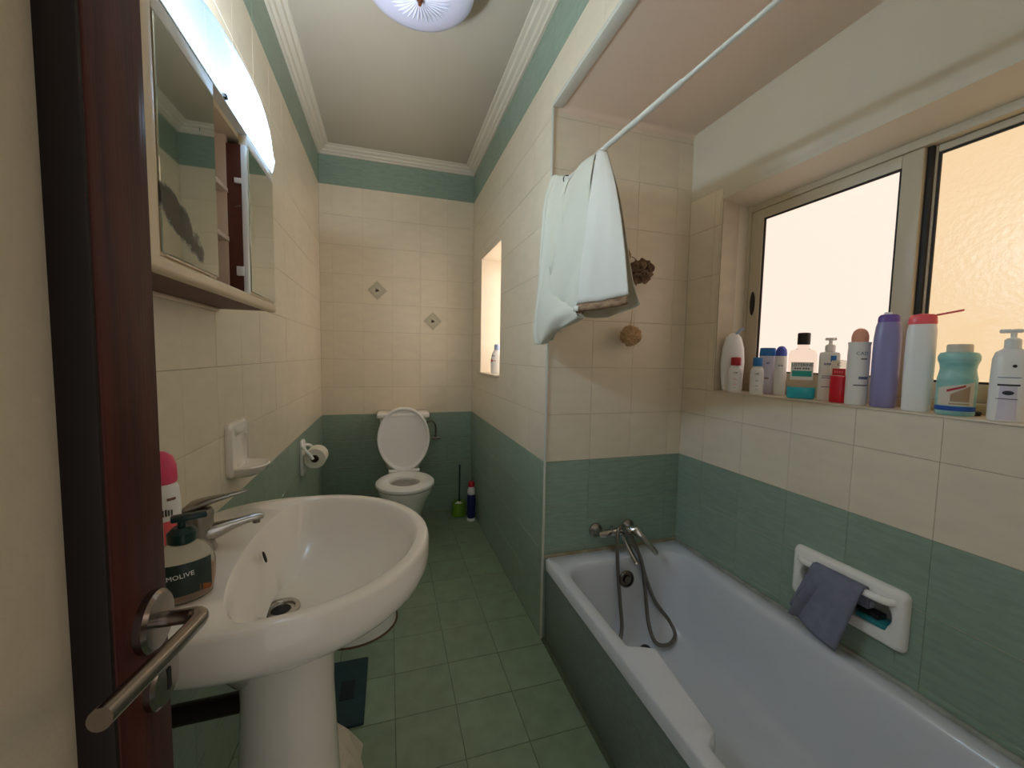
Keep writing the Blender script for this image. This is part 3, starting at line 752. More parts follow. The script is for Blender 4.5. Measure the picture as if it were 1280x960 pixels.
# ------------------------------------------------------------------ bathtub
tu = thing('bathtub', 'long white enamel bathtub with green tiled front panel under window', 'bathtub', (1.0, .7, 0))
TY0, TY1, TXo, TXw, TZ = YN+.004, YC-.001, .657, X2-.001, .372
NB = 72
def arm(ring, bulge, xin):
    # the wider arm-rest stretch of the front rim
    out = []
    for x, y, z in ring:
        if x < xin+.05 and .683 < y < 1.022:
            e = min(1, (y-.683)/.034, (1.022-y)/.040); e = max(0, e); e = e*e*(3-2*e)
            x += bulge*(.55+.45*(y-.70)/.28)*e*max(0, min(1, (xin+.05-x)/.04))
        out.append((x, y, z))
    return out
def tub_in(z, inset, rad):
    x0, x1, y0, y1 = .700+inset*1.1, 1.292-inset*1.0, -.12+inset*2.2, 1.505-inset*.9
    pts = []
    # parametrise by perimeter of a rounded rectangle
    segs = rrect((x0+x1)/2, (y0+y1)/2, (x1-x0)/2, (y1-y0)/2, rad, 8)
    dense = []
    for i in range(len(segs)):
        a = Vector((*segs[i], 0)); b = Vector((*segs[(i+1) % len(segs)], 0)); L = (b-a).length
        n = max(1, int(L/.008)) if L > .05 else 1
        for k in range(n): dense.append(a.lerp(b, k/n))
    for p in dense:
        x = p.x
        pts.append((x, p.y, z))
    return pts
base_n = 36
def resample(pts, n=220):
    V = [Vector(p) for p in pts]; V.append(V[0]); acc = [0]
    for i in range(1, len(V)): acc.append(acc[-1]+(V[i]-V[i-1]).length)
    out = []; j = 0
    for k in range(n):
        s = acc[-1]*k/n
        while acc[j+1] < s: j += 1
        t = (s-acc[j])/max(1e-9, acc[j+1]-acc[j]); out.append(V[j].lerp(V[j+1], t))
    return out
def outer(z, i=0):
    return [(p[0], p[1], z) for p in rrect((TXo+TXw)/2, (TY0+TY1)/2, (TXw-TXo)/2-i, (TY1-TY0)/2-i, .012, 8)]
def align(pts, n=320):
    # start every ring on the ray towards +X from the centre so rings match up
    V = resample(pts, n*4); cx, cy = 1.0, .7
    out = []
    for k in range(n):
        a = 2*pi*k/n
        out.append(min(V, key=lambda q: abs((math.atan2((q.y-cy)*.42, (q.x-cx))-a+pi) % (2*pi)-pi)))
    return [tuple(p) for p in out]
rings = [align(outer(.325, .0)), align(outer(.366)), align(outer(TZ, .006)),
         arm(align(tub_in(TZ+.001, -.004, .10)), .080, .696), arm(align(tub_in(TZ-.005, .004, .10)), .074, .704), arm(align(tub_in(TZ-.03, .012, .10)), .065, .713), arm(align(tub_in(.27, .022, .10)), .03, .724),
         align(tub_in(.16, .035, .11)), align(tub_in(.07, .055, .12)), align(tub_in(.035, .085, .12)), align(tub_in(.026, .13, .10))]
tubo = G().loft(rings, c0=False).build('tub_shell', 'enamel', tu, ang=50)
G().box(.664, .674, TY0, TY1, .001, .330, .001).build('front_panel', 'panel', tu)
G().box(X1+.006, X2, YC-.010, YC-.0005, TZ-.004, TZ+.012, .003).build('sealant', 'caulk_w', tu)
G().box(X2-.012, X2-.0005, TY0, YC-.012, TZ-.004, TZ+.012, .003).build('sealant', 'caulk_g', tu)
g = G().lathe([(.036, 0), (.036, .005), (.032, .010), (.027, .010), (.025, .004), (.018, .004), (.016, .013), (.001, .014)], 28).xf(Matrix.Translation((.99, 1.462, .296)) @ Matrix.Rotation(radians(82), 4, 'X'))
g.build('overflow_cover', 'dchrome', tu)
g = G().lathe([(.030, 0), (.030, .003), (.022, .004), (.020, .001), (.001, .001)], 28, o=(1.03, 1.362, .0305)); g.build('drain_ring', 'chrome_d', tu)
G().lathe([(.021, 0), (.021, .010), (.018, .016), (.001, .017)], 24, o=(1.03, 1.362, .031)).build('drain_plug', 'blackp', tu)
# bath mixer
mx_ = thing('bath_mixer', 'chrome wall mixer with lever and spout above tub end', 'tap', (1.0, YC, .47))
g = G()
for x in (.905, 1.075):
    G().lathe([(.032, 0), (.031, .006), (.016, .016), (.013, .02), (.013, .05)], 24).xf(Matrix.Translation((x, YC-.0005, .470)) @ Matrix.Rotation(radians(90), 4, 'X')).build('wall_flange', 'chrome_d', mx_)
G().tube([(.893, YC-.055, .472), (.91, YC-.055, .472), (.96, YC-.055, .474), (1.02, YC-.055, .474), (1.07, YC-.055, .472), (1.092, YC-.055, .472)], [.010, .015, .017, .022, .016, .012], 18).build('mixer_body', 'chrome', mx_)
G().tube([(.955, YC-.055, .470), (.955, YC-.060, .505)], [.011, .009], 14).build('diverter_knob', 'chrome', mx_)
G().tube(spline([(1.01, YC-.06, .46), (1.025, YC-.075, .42), (1.04, YC-.10, .375), (1.048, YC-.125, .348)], 5), [.010]*15+[.012], 14).build('mixer_spout', 'chrome', mx_)
rows = []
for x, y, z, a_, b_ in ((1.035, YC-.06, .485, .016, .012), (1.055, YC-.085, .490, .022, .012), (1.08, YC-.105, .468, .016, .008), (1.11, YC-.13, .425, .011, .006), (1.13, YC-.145, .400, .011, .005), (1.134, YC-.148, .396, .006, .003)):
    rows.append([(x+a_*.6*cos(t), y-b_*sin(t), z+a_*.8*cos(t)) for t in [2*pi*k/14 for k in range(14)]])
G().loft(rows).build('mixer_lever', 'chrome', mx_)
hp = spline([(1.05, YC-.07, .455), (1.075, YC-.105, .37), (1.10, YC-.125, .27), (1.14, YC-.14, .17), (1.20, 1.43, .085), (1.195, 1.385, .050), (1.13, 1.35, .046), (1.075, 1.36, .062), (1.07, 1.405, .12), (1.08, YC-.145, .24), (1.07, YC-.125, .36), (1.03, YC-.105, .45), (.985, YC-.10, .51), (.958, YC-.105, .505), (.950, YC-.115, .44), (.955, YC-.12, .33), (.958, 1.455, .20), (.955, 1.43, .11), (.93, 1.40, .062), (.88, 1.32, .050), (.84, 1.18, .046), (.83, 1.10, .046)], 7)
sh = thing('shower_hose', 'coiled metal shower hose looping down into the white bathtub', 'hose', (1.0, 1.4, .03))
G().tube(hp, .0082, 10).build('hose', 'hose', sh)
G().tube([(.83, 1.10, .046), (.828, 1.06, .05), (.826, .98, .062), (.826, .94, .066)], [.009, .012, .013, .02], 14).build('shower_head', 'chrome', sh)

# ------------------------------------------------------------------ ceramic holder on the window wall, towel, odds and ends
HY, HZ = .832, .549
ch = thing('ceramic_grip', 'white ceramic soap holder with grip bar set in green wall', 'soap holder', (X2, HY, .47))
def wallring(hx, hy, r, x, y=HY, z=HZ): return [(x, p[0], p[1]) for p in rrect(y, z, hx, hy, r, 7)]
g = G().loft([wallring(.160, .086, .018, X2+.0005), wallring(.160, .086, .018, X2-.008), wallring(.154, .080, .018, X2-.019), wallring(.146, .072, .02, X2-.022), wallring(.131, .049, .045, X2-.021), wallring(.127, .045, .044, X2-.016), wallring(.125, .043, .042, X2+.045), wallring(.10, .03, .03, X2+.052)], c0=False)
g.build('holder_plate', 'ceramic', ch, ang=45)
G().tube(spline([(X2-.017, HY-.130, HZ+.050), (X2-.031, HY-.108, HZ+.047), (X2-.036, HY, HZ+.047), (X2-.031, HY+.108, HZ+.047), (X2-.017, HY+.130, HZ+.050)], 5), .011, 14).build('grip_bar', 'ceramic', ch)
# towel hung over the bar
rows = []
for i in range(25):
    t = i/24; row = []
    for j in range(19):
        s = j/18
        y = .906-.146*s
        if t < .16: x = X2-.018+0*t; z = HZ-.005+.05*(t/.16)
        elif t < .30:
            a = (t-.16)/.14*pi; x = X2-.036+.016*cos(a); z = HZ+.048+.014*sin(a)
        else:
            q = (t-.30)/.70; x = X2-.054-.020*q+.008*sin(s*7)*q; z = HZ+.048-(.205-.05*(1-s)*1.0)*q; y += (.056+.01*sin(s*5))*q
            x -= .030*math.exp(-((s-.24)/.06)**2)*min(1, q*2); 
            if s < .25: x += .018*(1-s/.25)*q; 
        row.append((x, y, z))
    rows.append(row)
tw = G().grid(rows).build('towel', 'towel', None); tag(tw, 'grey blue towel hung over the ceramic grip on green wall', 'towel')
m_ = tw.modifiers.new('s', 'SOLIDIFY'); m_.thickness = .007; m_.offset = 0
tl = thing('scrub_brush', 'teal plastic scrub brush lying in the ceramic holder recess', 'brush', (X2+.01, .755, HZ-.045))
G().box(X2-.022, X2+.028, .712, .790, HZ-.0425, HZ-.026, .005, 2).build('brush_back', 'tealthing', tl)
G().box(X2-.016, X2+.022, .735, .800, HZ-.026, HZ-.012, .004, 2).build('bristles', 'blackp', tl)
sp_ = tag(G().box(X2-.012, X2+.022, .760, .806, HZ-.012, HZ+.018, .011, 3).build('soap_bar', 'soap'), 'grey soap lump in ceramic holder recess beside the towel', 'soap')

# ------------------------------------------------------------------ shower rod, curtain, sponges
rd = thing('shower_rod', 'thin white shower rod running over the bathtub edge', 'rod', (.66, YC, 1.946))
G().tube([(.661, YC-.004, 1.946), (.682, .86, 1.9285), (.6822, .852, 1.9283), (.717, YN+.002, 1.900)], [.0085, .0085, .0062, .0062], 14).build('rod', 'trimw', rd)
G().lathe([(.026, 0), (.025, .006), (.013, .012)], 22).xf(Matrix.Translation((.6615, YC-.0005, 1.946)) @ Matrix.Rotation(radians(90), 4, 'X')).build('rod_flange', 'trimw', rd)
cu = thing('shower_curtain', 'white shower curtain bunched and thrown over the rod end', 'curtain', (.64, 1.4, 1.94))
def sheet(name, ctrl, nu, nv, fold, m, thick=.002):
    # ctrl rows top to bottom; smooth in both directions, then folds pushed out sideways
    R1 = [spline(r, nu) for r in ctrl]
    colsn = len(R1[0]); cols = [spline([r[j] for r in R1], nv) for j in range(colsn)]
    rows = [[cols[j][i] for j in range(colsn)] for i in range(len(cols[0]))]
    n = len(rows)
    rows = [[p+Vector(fold(j/(colsn-1), i/(n-1))) for j, p in enumerate(r)] for i, r in enumerate(rows)]
    o = G().grid(rows).build(name, m, cu, ang=80)
    md = o.modifiers.new('s', 'SOLIDIFY'); md.thickness = thick; md.offset = 0
    return o, rows
# bundle hanging straight down at the wall end
sheet('curtain_bundle', [[(.648, 1.572, 1.975), (.635, 1.55, 1.985), (.640, 1.49, 1.965), (.668, 1.45, 1.94)],
                         [(.640, 1.585, 1.90), (.618, 1.56, 1.90), (.622, 1.50, 1.89), (.655, 1.44, 1.88)],
                         [(.634, 1.585, 1.72), (.602, 1.555, 1.72), (.606, 1.49, 1.72), (.64, 1.40, 1.72)],
                         [(.632, 1.588, 1.52), (.588, 1.56, 1.52), (.592, 1.49, 1.52), (.63, 1.40, 1.52)],
                         [(.626, 1.588, 1.39), (.582, 1.575, 1.385), (.588, 1.51, 1.37), (.625, 1.42, 1.40)],
                         [(.630, 1.580, 1.355), (.590, 1.565, 1.335), (.594, 1.51, 1.315), (.628, 1.43, 1.35)]], 8, 6,
      lambda s, t: (.018*sin(s*17+t*2.5)*min(1, t*3+.2), .006*sin(s*12+t*4), .010*sin(s*9)*t), 'cloth')
# swag drawn across from the bundle to the apex
sheet('curtain_swag', [[(.655, 1.50, 1.905), (.662, 1.43, 1.935), (.655, 1.34, 1.945), (.658, 1.245, 1.935)],
                       [(.630, 1.50, 1.80), (.628, 1.42, 1.82), (.632, 1.33, 1.82), (.640, 1.245, 1.80)],
                       [(.612, 1.52, 1.62), (.606, 1.44, 1.62), (.616, 1.33, 1.60), (.632, 1.245, 1.58)],
                       [(.604, 1.545, 1.42), (.592, 1.47, 1.42), (.604, 1.36, 1.43), (.628, 1.25, 1.45)],
                       [(.608, 1.555, 1.33), (.596, 1.48, 1.325), (.610, 1.37, 1.365), (.636, 1.245, 1.405)]], 9, 7,
      lambda s, t: (-.022*abs(sin((s*1.0+t*.8)*5.2))**.7*min(1, t*2.2)+.012*min(1, t*2.2)-.006*sin((s*.9-t*.5)*19)*t, 0, .008*sin(s*11)*t), 'cloth')
# a lower layer gathered up into the swag, its upper edge a rolled fold
sheet('curtain_fold', [[(.606, 1.515, 1.66), (.596, 1.44, 1.545), (.604, 1.35, 1.46), (.622, 1.262, 1.432)],
                       [(.590, 1.525, 1.60), (.574, 1.45, 1.50), (.586, 1.36, 1.435), (.614, 1.258, 1.425)],
                       [(.582, 1.545, 1.46), (.564, 1.47, 1.41), (.580, 1.365, 1.395), (.612, 1.255, 1.413)],
                       [(.590, 1.565, 1.345), (.574, 1.485, 1.322), (.592, 1.375, 1.362), (.622, 1.250, 1.402)],
                       [(.612, 1.565, 1.335), (.600, 1.485, 1.318), (.612, 1.375, 1.358), (.634, 1.250, 1.400)]], 9, 7,
      lambda s, t: (-.006*sin((s*1.2+t)*11)*t, 0, .006*sin(s*9+t*3)), 'cloth')
# front panel hung over the rod from the apex
fo, frows = sheet('curtain_panel', [[(.672, 1.245, 1.925), (.660, 1.235, 1.938), (.662, 1.215, 1.935), (.676, 1.20, 1.925)],
                        [(.650, 1.245, 1.80), (.634, 1.21, 1.80), (.640, 1.16, 1.80), (.668, 1.125, 1.80)],
                        [(.642, 1.255, 1.62), (.616, 1.20, 1.62), (.628, 1.12, 1.62), (.664, 1.055, 1.62)],
                        [(.640, 1.265, 1.45), (.606, 1.21, 1.445), (.620, 1.11, 1.44), (.662, 1.005, 1.44)]], 8, 8,
      lambda s, t: (-.010*sin(s*8.5-.6)*t-.003*sin(s*23+t*3)*t, 0, -.014*(1-s)*max(0, t-.8)/.2), 'cloth2')
edge = frows[-1]
hm = []
for k in range(4):
    hm.append([p+Vector((-.003-.004*sin(k*1.0), 0, -.003-.0085*k)) for p in edge])
ho = G().grid(hm).build('curtain_hem', 'hem', cu); md = ho.modifiers.new('s', 'SOLIDIFY'); md.thickness = .004
e0 = edge[4]
lb = G().grid([[edge[q]+Vector((-.012, 0, -.008-.018*k)) for q in (5, 7, 9)] for k in range(2)]).build('care_label', 'cloth2', cu); md = lb.modifiers.new('s', 'SOLIDIFY'); md.thickness = .0015
# far half of the panel, hanging on the bath side of the rod
sheet('curtain_lining', [[(.676, 1.20, 1.925), (.690, 1.225, 1.935), (.690, 1.30, 1.938), (.684, 1.42, 1.94)],
                         [(.690, 1.13, 1.75), (.705, 1.20, 1.75), (.702, 1.30, 1.75), (.695, 1.42, 1.75)],
                         [(.690, 1.05, 1.50), (.712, 1.17, 1.49), (.708, 1.30, 1.49), (.70, 1.42, 1.50)],
                         [(.686, 1.000, 1.415), (.712, 1.16, 1.40), (.708, 1.30, 1.40), (.70, 1.42, 1.42)]], 7, 6,
      lambda s, t: (.008*sin(s*15)*t, 0, 0), 'cloth')
G().tube([(.664+.0165*cos(a), 1.474, 1.943+.0165*sin(a)) for a in [2*pi*k/24 for k in range(25)]], .0022, 6).build('curtain_ring', 'blackp', cu)
# bath puff and pom on a gilt wall hook
hk = thing('wall_hook', 'gilt hook on the tiled wall beside hanging curtain', 'hook', (1.003, YC, 1.715))
g = G().lathe([(.026, 0), (.028, .006), (.018, .012), (.001, .014)], 18).xf(Matrix.Translation((1.003, YC-.0005, 1.72)) @ Matrix.Rotation(radians(90), 4, 'X'))
g.build('hook_plate', 'gold', hk)
G().tube(spline([(1.003, YC-.008, 1.718), (1.003, YC-.025, 1.705), (1.003, YC-.036, 1.692), (1.003, YC-.046, 1.698), (1.003, YC-.048, 1.712)], 5), .004, 10).build('hook_arm', 'gold', hk)
g = G(); rnd = random.Random(3); PC = Vector((1.052, YC-.062, 1.635))
for k in range(80):
    ax = Vector((rnd.uniform(-1, 1), rnd.uniform(-.8, .8), rnd.uniform(-1, 1))).normalized()
    u = ax.orthogonal().normalized(); q = ax.cross(u); c = PC+ax*rnd.uniform(.006, .044); r = rnd.uniform(.014, .028)
    inner = [c+(u*cos(a)+q*sin(a))*r*.35 for a in [2*pi*i/14 for i in range(15)]]
    outr = [c+ax*.013*(1+.3*sin(3*a))+(u*cos(a)+q*sin(a))*r for a in [2*pi*i/14 for i in range(15)]]
    g.grid([inner, outr])
pf = thing('bath_puff', 'brown ruffled mesh bath puff hanging by the white curtain', 'bath sponge', PC)
po = g.build('puff_mesh', 'puff', pf); md = po.modifiers.new('s', 'SOLIDIFY'); md.thickness = .0012
G().tube(spline([(1.046, YC-.062, 1.66), (1.02, YC-.05, 1.695), (1.004, YC-.040, 1.6975)], 5), .0018, 6).build('loop', 'puff', pf)
PM = Vector((1.012, YC-.062, 1.356))
pm = thing('loofah_ball', 'tan fluffy loofah ball hanging low on a cord below curtain', 'bath sponge', PM)
g = G()
rg = []
bm = bmesh.new(); bmesh.ops.create_icosphere(bm, subdivisions=4, radius=.043)
for v in bm.verts: v.co *= 1+rnd.uniform(-.13, .13)
bm.verts.index_update()
g.add([tuple(v.co+PM) for v in bm.verts], [[v.index for v in f.verts] for f in bm.faces]); bm.free()
for k in range(260):
    d_ = Vector((rnd.gauss(0, 1), rnd.gauss(0, 1), rnd.gauss(0, 1))).normalized()
    sd_ = d_.orthogonal()*.0012; L_ = rnd.uniform(.046, .060)
    g.add([PM+d_*.03-sd_, PM+d_*.03+sd_, PM+d_*L_+d_.orthogonal()*.005*rnd.uniform(-1, 1)], [(0, 1, 2)])
g.build('fluff', 'pom', pm, smooth=False)
G().tube(spline([(1.010, YC-.05, 1.39), (1.022, YC-.05, 1.44), (1.018, YC-.048, 1.52), (.998, YC-.045, 1.62), (1.0, YC-.044, 1.699)], 6), .0016, 6).build('cord', 'pom', pm)

# ------------------------------------------------------------------ floor things
tag(G().box(-.36, -.085, 1.36, 1.672, .0005, .012, .004).build('floor_mat', 'mat'), 'dark teal mat on the green floor behind basin pedestal', 'mat')
fm = bpy.data.objects['floor_mat']
G().box(-.175, -.125, 1.47, 1.56, .0118, .0132, .0005).build('mat_motif', 'mat2', fm)
g = G(); rings = []
rn = random.Random(5)
for k, (z, r) in enumerate(((.001, .085), (.02, .105), (.06, .11), (.11, .10), (.16, .075), (.20, .05), (.225, .02))):
    rings.append([(-.19+r*1.0*cos(a)*rn.uniform(.82, 1.14), 1.20+r*.9*sin(a)*rn.uniform(.82, 1.14), z*.75+(rn.uniform(-.006, .006) if k else 0)) for a in [2*pi*j/26 for j in range(26)]])
tag(g.loft(rings).build('plastic_bag', 'bag', ang=20), 'crumpled white plastic bag on floor behind the basin pedestal', 'bag')

# ------------------------------------------------------------------ bottles
def face(x, y): return -math.atan2(x, y)
def bottle(name, label, x, y, z, cat='bottle', turn=0):
    return thing(name, label, cat, (x, y, z), face(x, y)+turn, None)
SZ = 1.1275
def L(parent, name, prof, m, seg=28, sx=1, sy=1, exp=2): return G().lathe(prof, seg, sx=sx, sy=sy, exp=exp).build(name, m, parent, world=False)
def strokes(parent, r, z, h, a0, a1, m, sy=1, n=7):
    g = G(); q = r+.0006; rn_ = random.Random(int(z*1e4)+n)
    for k in range(n):
        aa = a0+(a1-a0)*k/n; bb = aa+(a1-a0)/n*rn_.uniform(.45, .8); hh = h*rn_.uniform(.6, 1)
        g.add([(q*sin(aa), -q*sy*cos(aa), z), (q*sin(bb), -q*sy*cos(bb), z), (q*sin(bb), -q*sy*cos(bb), z+hh), (q*sin(aa), -q*sy*cos(aa), z+hh)], [(0, 1, 2, 3)])
    return g.build('print_strokes', m, parent, world=False, smooth=False)
GR = 'toiletries on the window sill'
def sill(*a, **k):
    o = bottle(*a, **k); o['group'] = GR; return o
# 1 oval lotion bottle leaning against the jamb
b = sill('lotion_bottle', 'tall oval white lotion bottle with pale blue flip lid, farthest on window sill', 1.402, 1.362, SZ)
L(b, 'bottle_body', [(.030, 0), (.036, .006), (.043, .06), (.045, .12), (.041, .18), (.030, .225), (.014, .243), (.006, .246)], 'plastic', sy=.45)
g = G().box(-.006, .030, -.010, .010, -.004, .004, .002).xf(Matrix.Translation((.012, 0, .245)) @ Matrix.Rotation(radians(-42), 4, 'Y')); g.build('flip_lid', 'lblue', b, world=False)
for z in (.09, .076, .058): strokes(b, .0440, z, .008, .15, .5, 'inkb', .45, 4)
# 2, 3 two little white bottles
def small(name, label, x, y, cap, r, h, ink):
    b = sill(name, label, x, y, SZ)
    L(b, 'bottle_body', [(r*.92, 0), (r, .004), (r, h*.58), (r*.93, h*.66), (r*.66, h*.74), (r*.5, h*.77)], 'plastic', sy=.72, exp=2.6)
    L(b, 'cap', [(r*.68, h*.765), (r*.7, h*.775), (r*.7, h*.965), (r*.62, h*.995), (r*.2, h)], cap, sy=.95)
    strokes(b, r, h*.54, .005, -.3, .3, 'ink', .72, 5); wrap_patch(b, r, -.55, .55, h*.36, h*.375, ink, sy=.72); wrap_patch(b, r, -.4, .3, h*.22, h*.23, ink, sy=.72); wrap_patch(b, r, -.4, .4, h*.12, h*.128, 'inkb', sy=.72)
    return b
small('powder_bottle', 'small white bottle with red cap standing on window sill', 1.374, 1.316, 'redcap', .027, .143, 'pinkl')
small('powder_bottle', 'small white bottle with flat blue cap on window sill', 1.377, 1.216, 'blue', .0235, .143, 'inkb')
# 4 flat bottle with a wide blue cap
b = sill('shower_gel', 'flat lavender white bottle with wide blue cap on window sill', 1.432, 1.222, SZ)
L(b, 'bottle_body', [(.026, 0), (.029, .004), (.0295, .12), (.028, .148), (.0265, .15)], 'lav', sy=.55, exp=3)
L(b, 'cap', [(.028, .150), (.0285, .153), (.0265, .178), (.025, .181), (.01, .182)], 'blue', sy=.55, exp=3)
strokes(b, .0295, .118, .009, -.1, .5, 'bband', .55, 5); wrap_patch(b, .0295, -.3, .6, .06, .064, 'brownink', sy=.55)
# 5 roll-on
b = sill('roll_on', 'slim white roll-on deodorant with blue dome cap on window sill', 1.434, 1.166, SZ)
L(b, 'bottle_body', [(.018, 0), (.0195, .003), (.020, .08), (.0195, .145), (.018, .150)], 'plastic')
L(b, 'dome_cap', [(.0185, .150), (.0188, .160), (.0165, .175), (.010, .185), (.002, .188)], 'blued')
strokes(b, .020, .11, .006, -.4, .4, 'inkb', 1, 4)
# 6 mouthwash
b = sill('mouthwash_bottle', 'clear mouthwash bottle with black cap and blue liquid on window sill', 1.402, 1.058, SZ)
L(b, 'bottle_body', [(.036, 0), (.041, .004), (.0415, .10), (.041, .155), (.036, .168), (.018, .176), (.0165, .19), (.0165, .195)], 'clear', sy=.52, exp=3.2, seg=36)
L(b, 'liquid', [(.0365, .0005), (.0413, .004), (.0418, .040), (.01, .0402)], 'aqua', sy=.53, exp=3.2, seg=36)
L(b, 'cap', [(.0185, .190), (.019, .193), (.019, .228), (.017, .231), (.004, .232)], 'blackp')
def flat(parent, x0, x1, z0, z1, y, m, name='label_print'): return G().add([(x0, y, z0), (x1, y, z0), (x1, y, z1), (x0, y, z1)], [(0, 1, 2, 3)]).build(name, m, parent, world=False, smooth=False)
def ftext(parent, s, size, x, z, y, m, name='lettering', rot=0):
    g = text_geo(s, size); g.v = [(x+a*cos(rot)-q*sin(rot), y-e, z+a*sin(rot)+q*cos(rot)) for a, q, e in g.v]
    return g.build(name, m, parent, world=False, smooth=False)
yb = -.0222
flat(b, -.032, .032, .066, .128, yb, 'plastic'); flat(b, -.028, .028, .078, .098, yb-.0003, 'teal'); ftext(b, 'LISTERINE', .0135, 0, .118, yb-.0006, 'ink'); [flat(b, x_, x_+.005, .104, .108, yb-.0004, 'ink') for x_ in (-.022, -.015, -.008, .002, .009, .016)]
# 7 square pump bottle
b = sill('pump_bottle', 'square white pump bottle with a blue square on its label on sill', 1.428, .985, SZ)
L(b, 'bottle_body', [(.026, 0), (.028, .003), (.0283, .155), (.026, .162), (.014, .165)], 'plastic', sy=.72, exp=5, seg=32)
L(b, 'pump_collar', [(.0145, .165), (.0145, .186), (.009, .190), (.006, .190)], 'plastic')
L(b, 'pump_stem', [(.0055, .19), (.0055, .204)], 'plastic')
G().box(-.016, .016, -.010, .010, .203, .212, .003).build('pump_head', 'plastic', b, world=False)
yb = -.0208
flat(b, .003, .018, .132, .152, yb, 'blue'); [flat(b, x_, x_+.003, .120, .127, yb, 'inkb') for x_ in (-.014, -.010, -.006, -.002, .002, .006, .010)]
for z in (.082, .076, .045): flat(b, -.018, .012, z, z+.0025, yb, 'inkb')
# 8 red jar
b = sill('red_bottle', 'short clear bottle of red liquid with red label on window sill', 1.394, .930, SZ)
L(b, 'bottle_body', [(.0185, 0), (.0205, .003), (.0213, .10), (.0213, .128), (.019, .136), (.006, .138)], 'clear_t', sy=.7, exp=3.5, seg=32)
L(b, 'liquid', [(.0190, .0005), (.0212, .003), (.0218, .086), (.004, .0865)], 'redliq', sy=.72, exp=3.5, seg=32)
yb = -.0160
flat(b, -.0165, .0165, .088, .110, yb, 'red'); ftext(b, 'C', .016, 0, .123, yb-.0004, 'ink'); [flat(b, x_, x_+.004, .096, .103, yb-.0004, 'pinkl') for x_ in (-.012, -.006, 0, .006)]
# 9 spray deodorant
b = sill('deodorant_spray', 'white deodorant spray can with peach dome cap on window sill', 1.388, .872, SZ)
L(b, 'can', [(.0255, 0), (.0272, .003), (.0276, .02), (.0276, .165), (.0268, .182), (.0282, .188), (.0282, .193), (.022, .194)], 'plastic')
L(b, 'dome_cap', [(.020, .192), (.021, .20), (.021, .212), (.017, .226), (.009, .234), (.002, .236)], 'peach')
wrap_text(b, 'CAD', .014, .0276, .158, 'inkb', .30); wrap_patch(b, .0276, .2, .8, .140, .143, 'ink'); wrap_patch(b, .0276, .1, 1.0, .080, .088, 'inkb'); wrap_patch(b, .0276, -.3, 1.0, .060, .063, 'ink')
# 10 purple bottle
b = sill('purple_bottle', 'tall shiny purple shampoo bottle with violet flip cap on window sill', 1.402, .809, SZ)
L(b, 'bottle_body', [(.027, 0), (.0295, .004), (.031, .05), (.0315, .13), (.031, .20), (.028, .238), (.024, .252)], 'purple', sy=.72, exp=2.5)
L(b, 'cap', [(.0245, .250), (.025, .256), (.024, .266), (.019, .272), (.004, .273)], 'purpled', sy=.72, exp=2.5)
G().box(-.012, .006, -.010, .012, .268, .279, .003).build('flip_lid', 'plastic', b, world=False)
# 11 white bottle with open coral lid
b = sill('conditioner_bottle', 'tall white bottle with coral flip lid standing open on sill', 1.397, .728, SZ)
L(b, 'bottle_body', [(.027, 0), (.029, .004), (.030, .06), (.031, .14), (.030, .22), (.0275, .238)], 'plastic', sy=.7, exp=2.5)
L(b, 'cap', [(.0285, .238), (.029, .242), (.028, .256), (.023, .264), (.006, .267)], 'pinkl', sy=.7, exp=2.5)
G().box(0, .052, -.010, .010, 0, .0045, .002).xf(Matrix.Translation((.024, 0, .259)) @ Matrix.Rotation(radians(-12), 4, 'Y')).build('flip_lid', 'pinkl', b, world=False)
wrap_patch(b, .0300, -1.1, -.8, .066, .086, 'redcap', sy=.72); wrap_patch(b, .0302, -1.0, -.85, .10, .128, 'ink', sy=.72)
# 12 pale aqua waisted jar
b = sill('bath_salts_jar', 'pale aqua waisted plastic jar with white lid and blue band on sill', 1.402, .650, SZ)
L(b, 'jar_body', [(.033, 0), (.036, .004), (.0365, .07), (.0365, .095), (.034, .108), (.0325, .118), (.034, .130), (.038, .142), (.038, .152), (.034, .160), (.024, .163)], 'jar', sy=.85)
L(b, 'lid', [(.0235, .160), (.0238, .163), (.0238, .178), (.022, .182), (.004, .183)], 'cornice')
wrap_patch(b, .0363, -1.0, 1.0, .026, .088, 'cornice', sy=.85, zf=lambda t: (.026, .070+.016*t)); wrap_patch(b, .0362, -1.5, 1.5, .012, .024, 'bband', sy=.85)
wrap_patch(b, .0367, -.25, .70, .036, .074, 'tan', sy=.85, zf=lambda t: (.036, .055+.022*t))
wrap_patch(b, .0369, -.45, .45, .07, .078, 'redcap', sy=.85, zf=lambda t: (.060+.014*t, .066+.013*t))
wrap_patch(b, .0367, -.3, .7, .029, .032, 'tan', sy=.85)
# 13 right-hand pump bottle
b = sill('soap_pump', 'rounded white soap pump bottle with lavender label, nearest on window sill', 1.392, .555, SZ)
L(b, 'bottle_body', [(.028, 0), (.030, .003), (.0305, .08), (.0295, .145), (.025, .162), (.014, .170), (.013, .172)], 'plastic', sy=.78, exp=2.6, seg=32)
L(b, 'pump_collar', [(.0135, .170), (.0135, .190), (.009, .194), (.005, .194)], 'plastic')
L(b, 'pump_stem', [(.005, .194), (.005, .208)], 'plastic')
G().box(-.022, .014, -.009, .009, .206, .215, .003).build('pump_head', 'plastic', b, world=False)
wrap_patch(b, .0308, -.9, .9, .004, .082, 'lav', sy=.80)
wrap_patch(b, .0308, -.75, .75, .083, .087, 'ink', sy=.82); wrap_patch(b, .0308, -.6, .6, .102, .1035, 'inkb', sy=.82); wrap_patch(b, .0308, -.6, .5, .052, .0535, 'ink', sy=.82)
wrap_text(b, '\u2022', .03, .0303, .128, 'ink', .2, .82); 
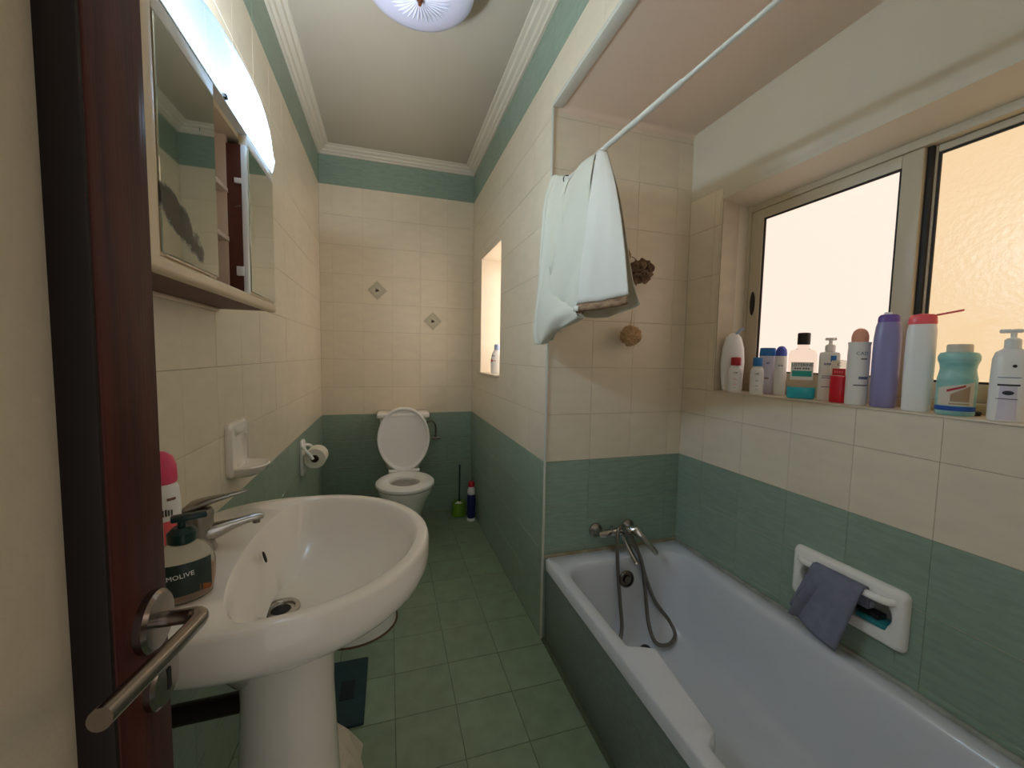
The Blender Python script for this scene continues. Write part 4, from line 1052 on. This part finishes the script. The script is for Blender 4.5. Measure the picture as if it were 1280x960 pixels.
G().lathe([(.006, 0), (.005, .0006)], 16, sx=1.5, sy=.8).xf(Matrix.Translation((0, -.0256, .067)) @ Matrix.Rotation(radians(90), 4, 'X')).build('emblem', 'ink', b, world=False)
bc = tag(G().lathe([(.015, 0), (.016, .002), (.016, .010), (.013, .012)], 24, o=(1.437, .632, SZ)).build('bottle_cap', 'blackp'), 'loose flat black cap lying behind jars on window sill', 'cap')
# nook sill bottle
b = bottle('air_freshener', 'white spray bottle with red mark standing in small nook window', .70, 2.63, 1.1395)
L(b, 'bottle_body', [(.036, 0), (.040, .005), (.041, .09), (.034, .13), (.020, .155), (.017, .16)], 'plastic', sy=.7)
L(b, 'spray_head', [(.018, .158), (.019, .165), (.018, .19), (.012, .196), (.002, .197)], 'lblue')
wrap_patch(b, .0405, -1.3, -.2, .05, .10, 'redcap', sy=.7, zf=lambda t: (.07+.02*t, .10-.02*t))
strokes(b, .0405, .115, .008, -.9, -.3, 'ink', .7, 4)
# basin bottles
b = bottle('soap_dispenser', 'clear hand soap dispenser with dark green pump on basin edge', -.325, .768, .8515, turn=0)
L(b, 'bottle_body', [(.034, 0), (.039, .004), (.043, .03), (.044, .055), (.040, .076), (.030, .088), (.016, .095)], 'clear_t', sy=.75)
L(b, 'liquid', [(.033, .003), (.037, .006), (.039, .03), (.039, .045), (.004, .046)], 'orange', sy=.72)
wrap_patch(b, .0436, -1.2, .95, .018, .070, 'dlabel', sy=.76); wrap_patch(b, .0440, -.8, .9, .016, .030, 'orange', sy=.75, zf=lambda t: (.014+.006*sin(pi*t), .022+.010*sin(pi*t)))
wrap_text(b, 'PALMOLIVE', .0105, .0442, .050, 'plastic', -.30, .765, tilt=.08)
L(b, 'pump_collar', [(.017, .094), (.020, .097), (.020, .112), (.012, .120), (.006, .120)], 'dgreen')
L(b, 'pump_stem', [(.0055, .118), (.0055, .132)], 'dgreen')
G().box(-.014, .034, -.010, .010, .130, .139, .003).build('pump_head', 'dgreen', b, world=False)
b = bottle('cream_bottle', 'white bottle with pink dome cap behind the soap dispenser on basin', -.410, .893, .8525)
L(b, 'bottle_body', [(.028, 0), (.030, .004), (.0305, .12), (.028, .15), (.024, .158)], 'plastic', sy=.8)
L(b, 'dome_cap', [(.025, .158), (.027, .163), (.0265, .19), (.021, .208), (.010, .217), (.002, .219)], 'pink', sy=.85)
strokes(b, .0307, .100, .013, -.1, .62, 'ink', .8, 5); wrap_patch(b, .0306, .3, .8, .128, .133, 'brownink', sy=.8); wrap_patch(b, .0306, .1, .9, .03, .09, 'pinkl', sy=.8)
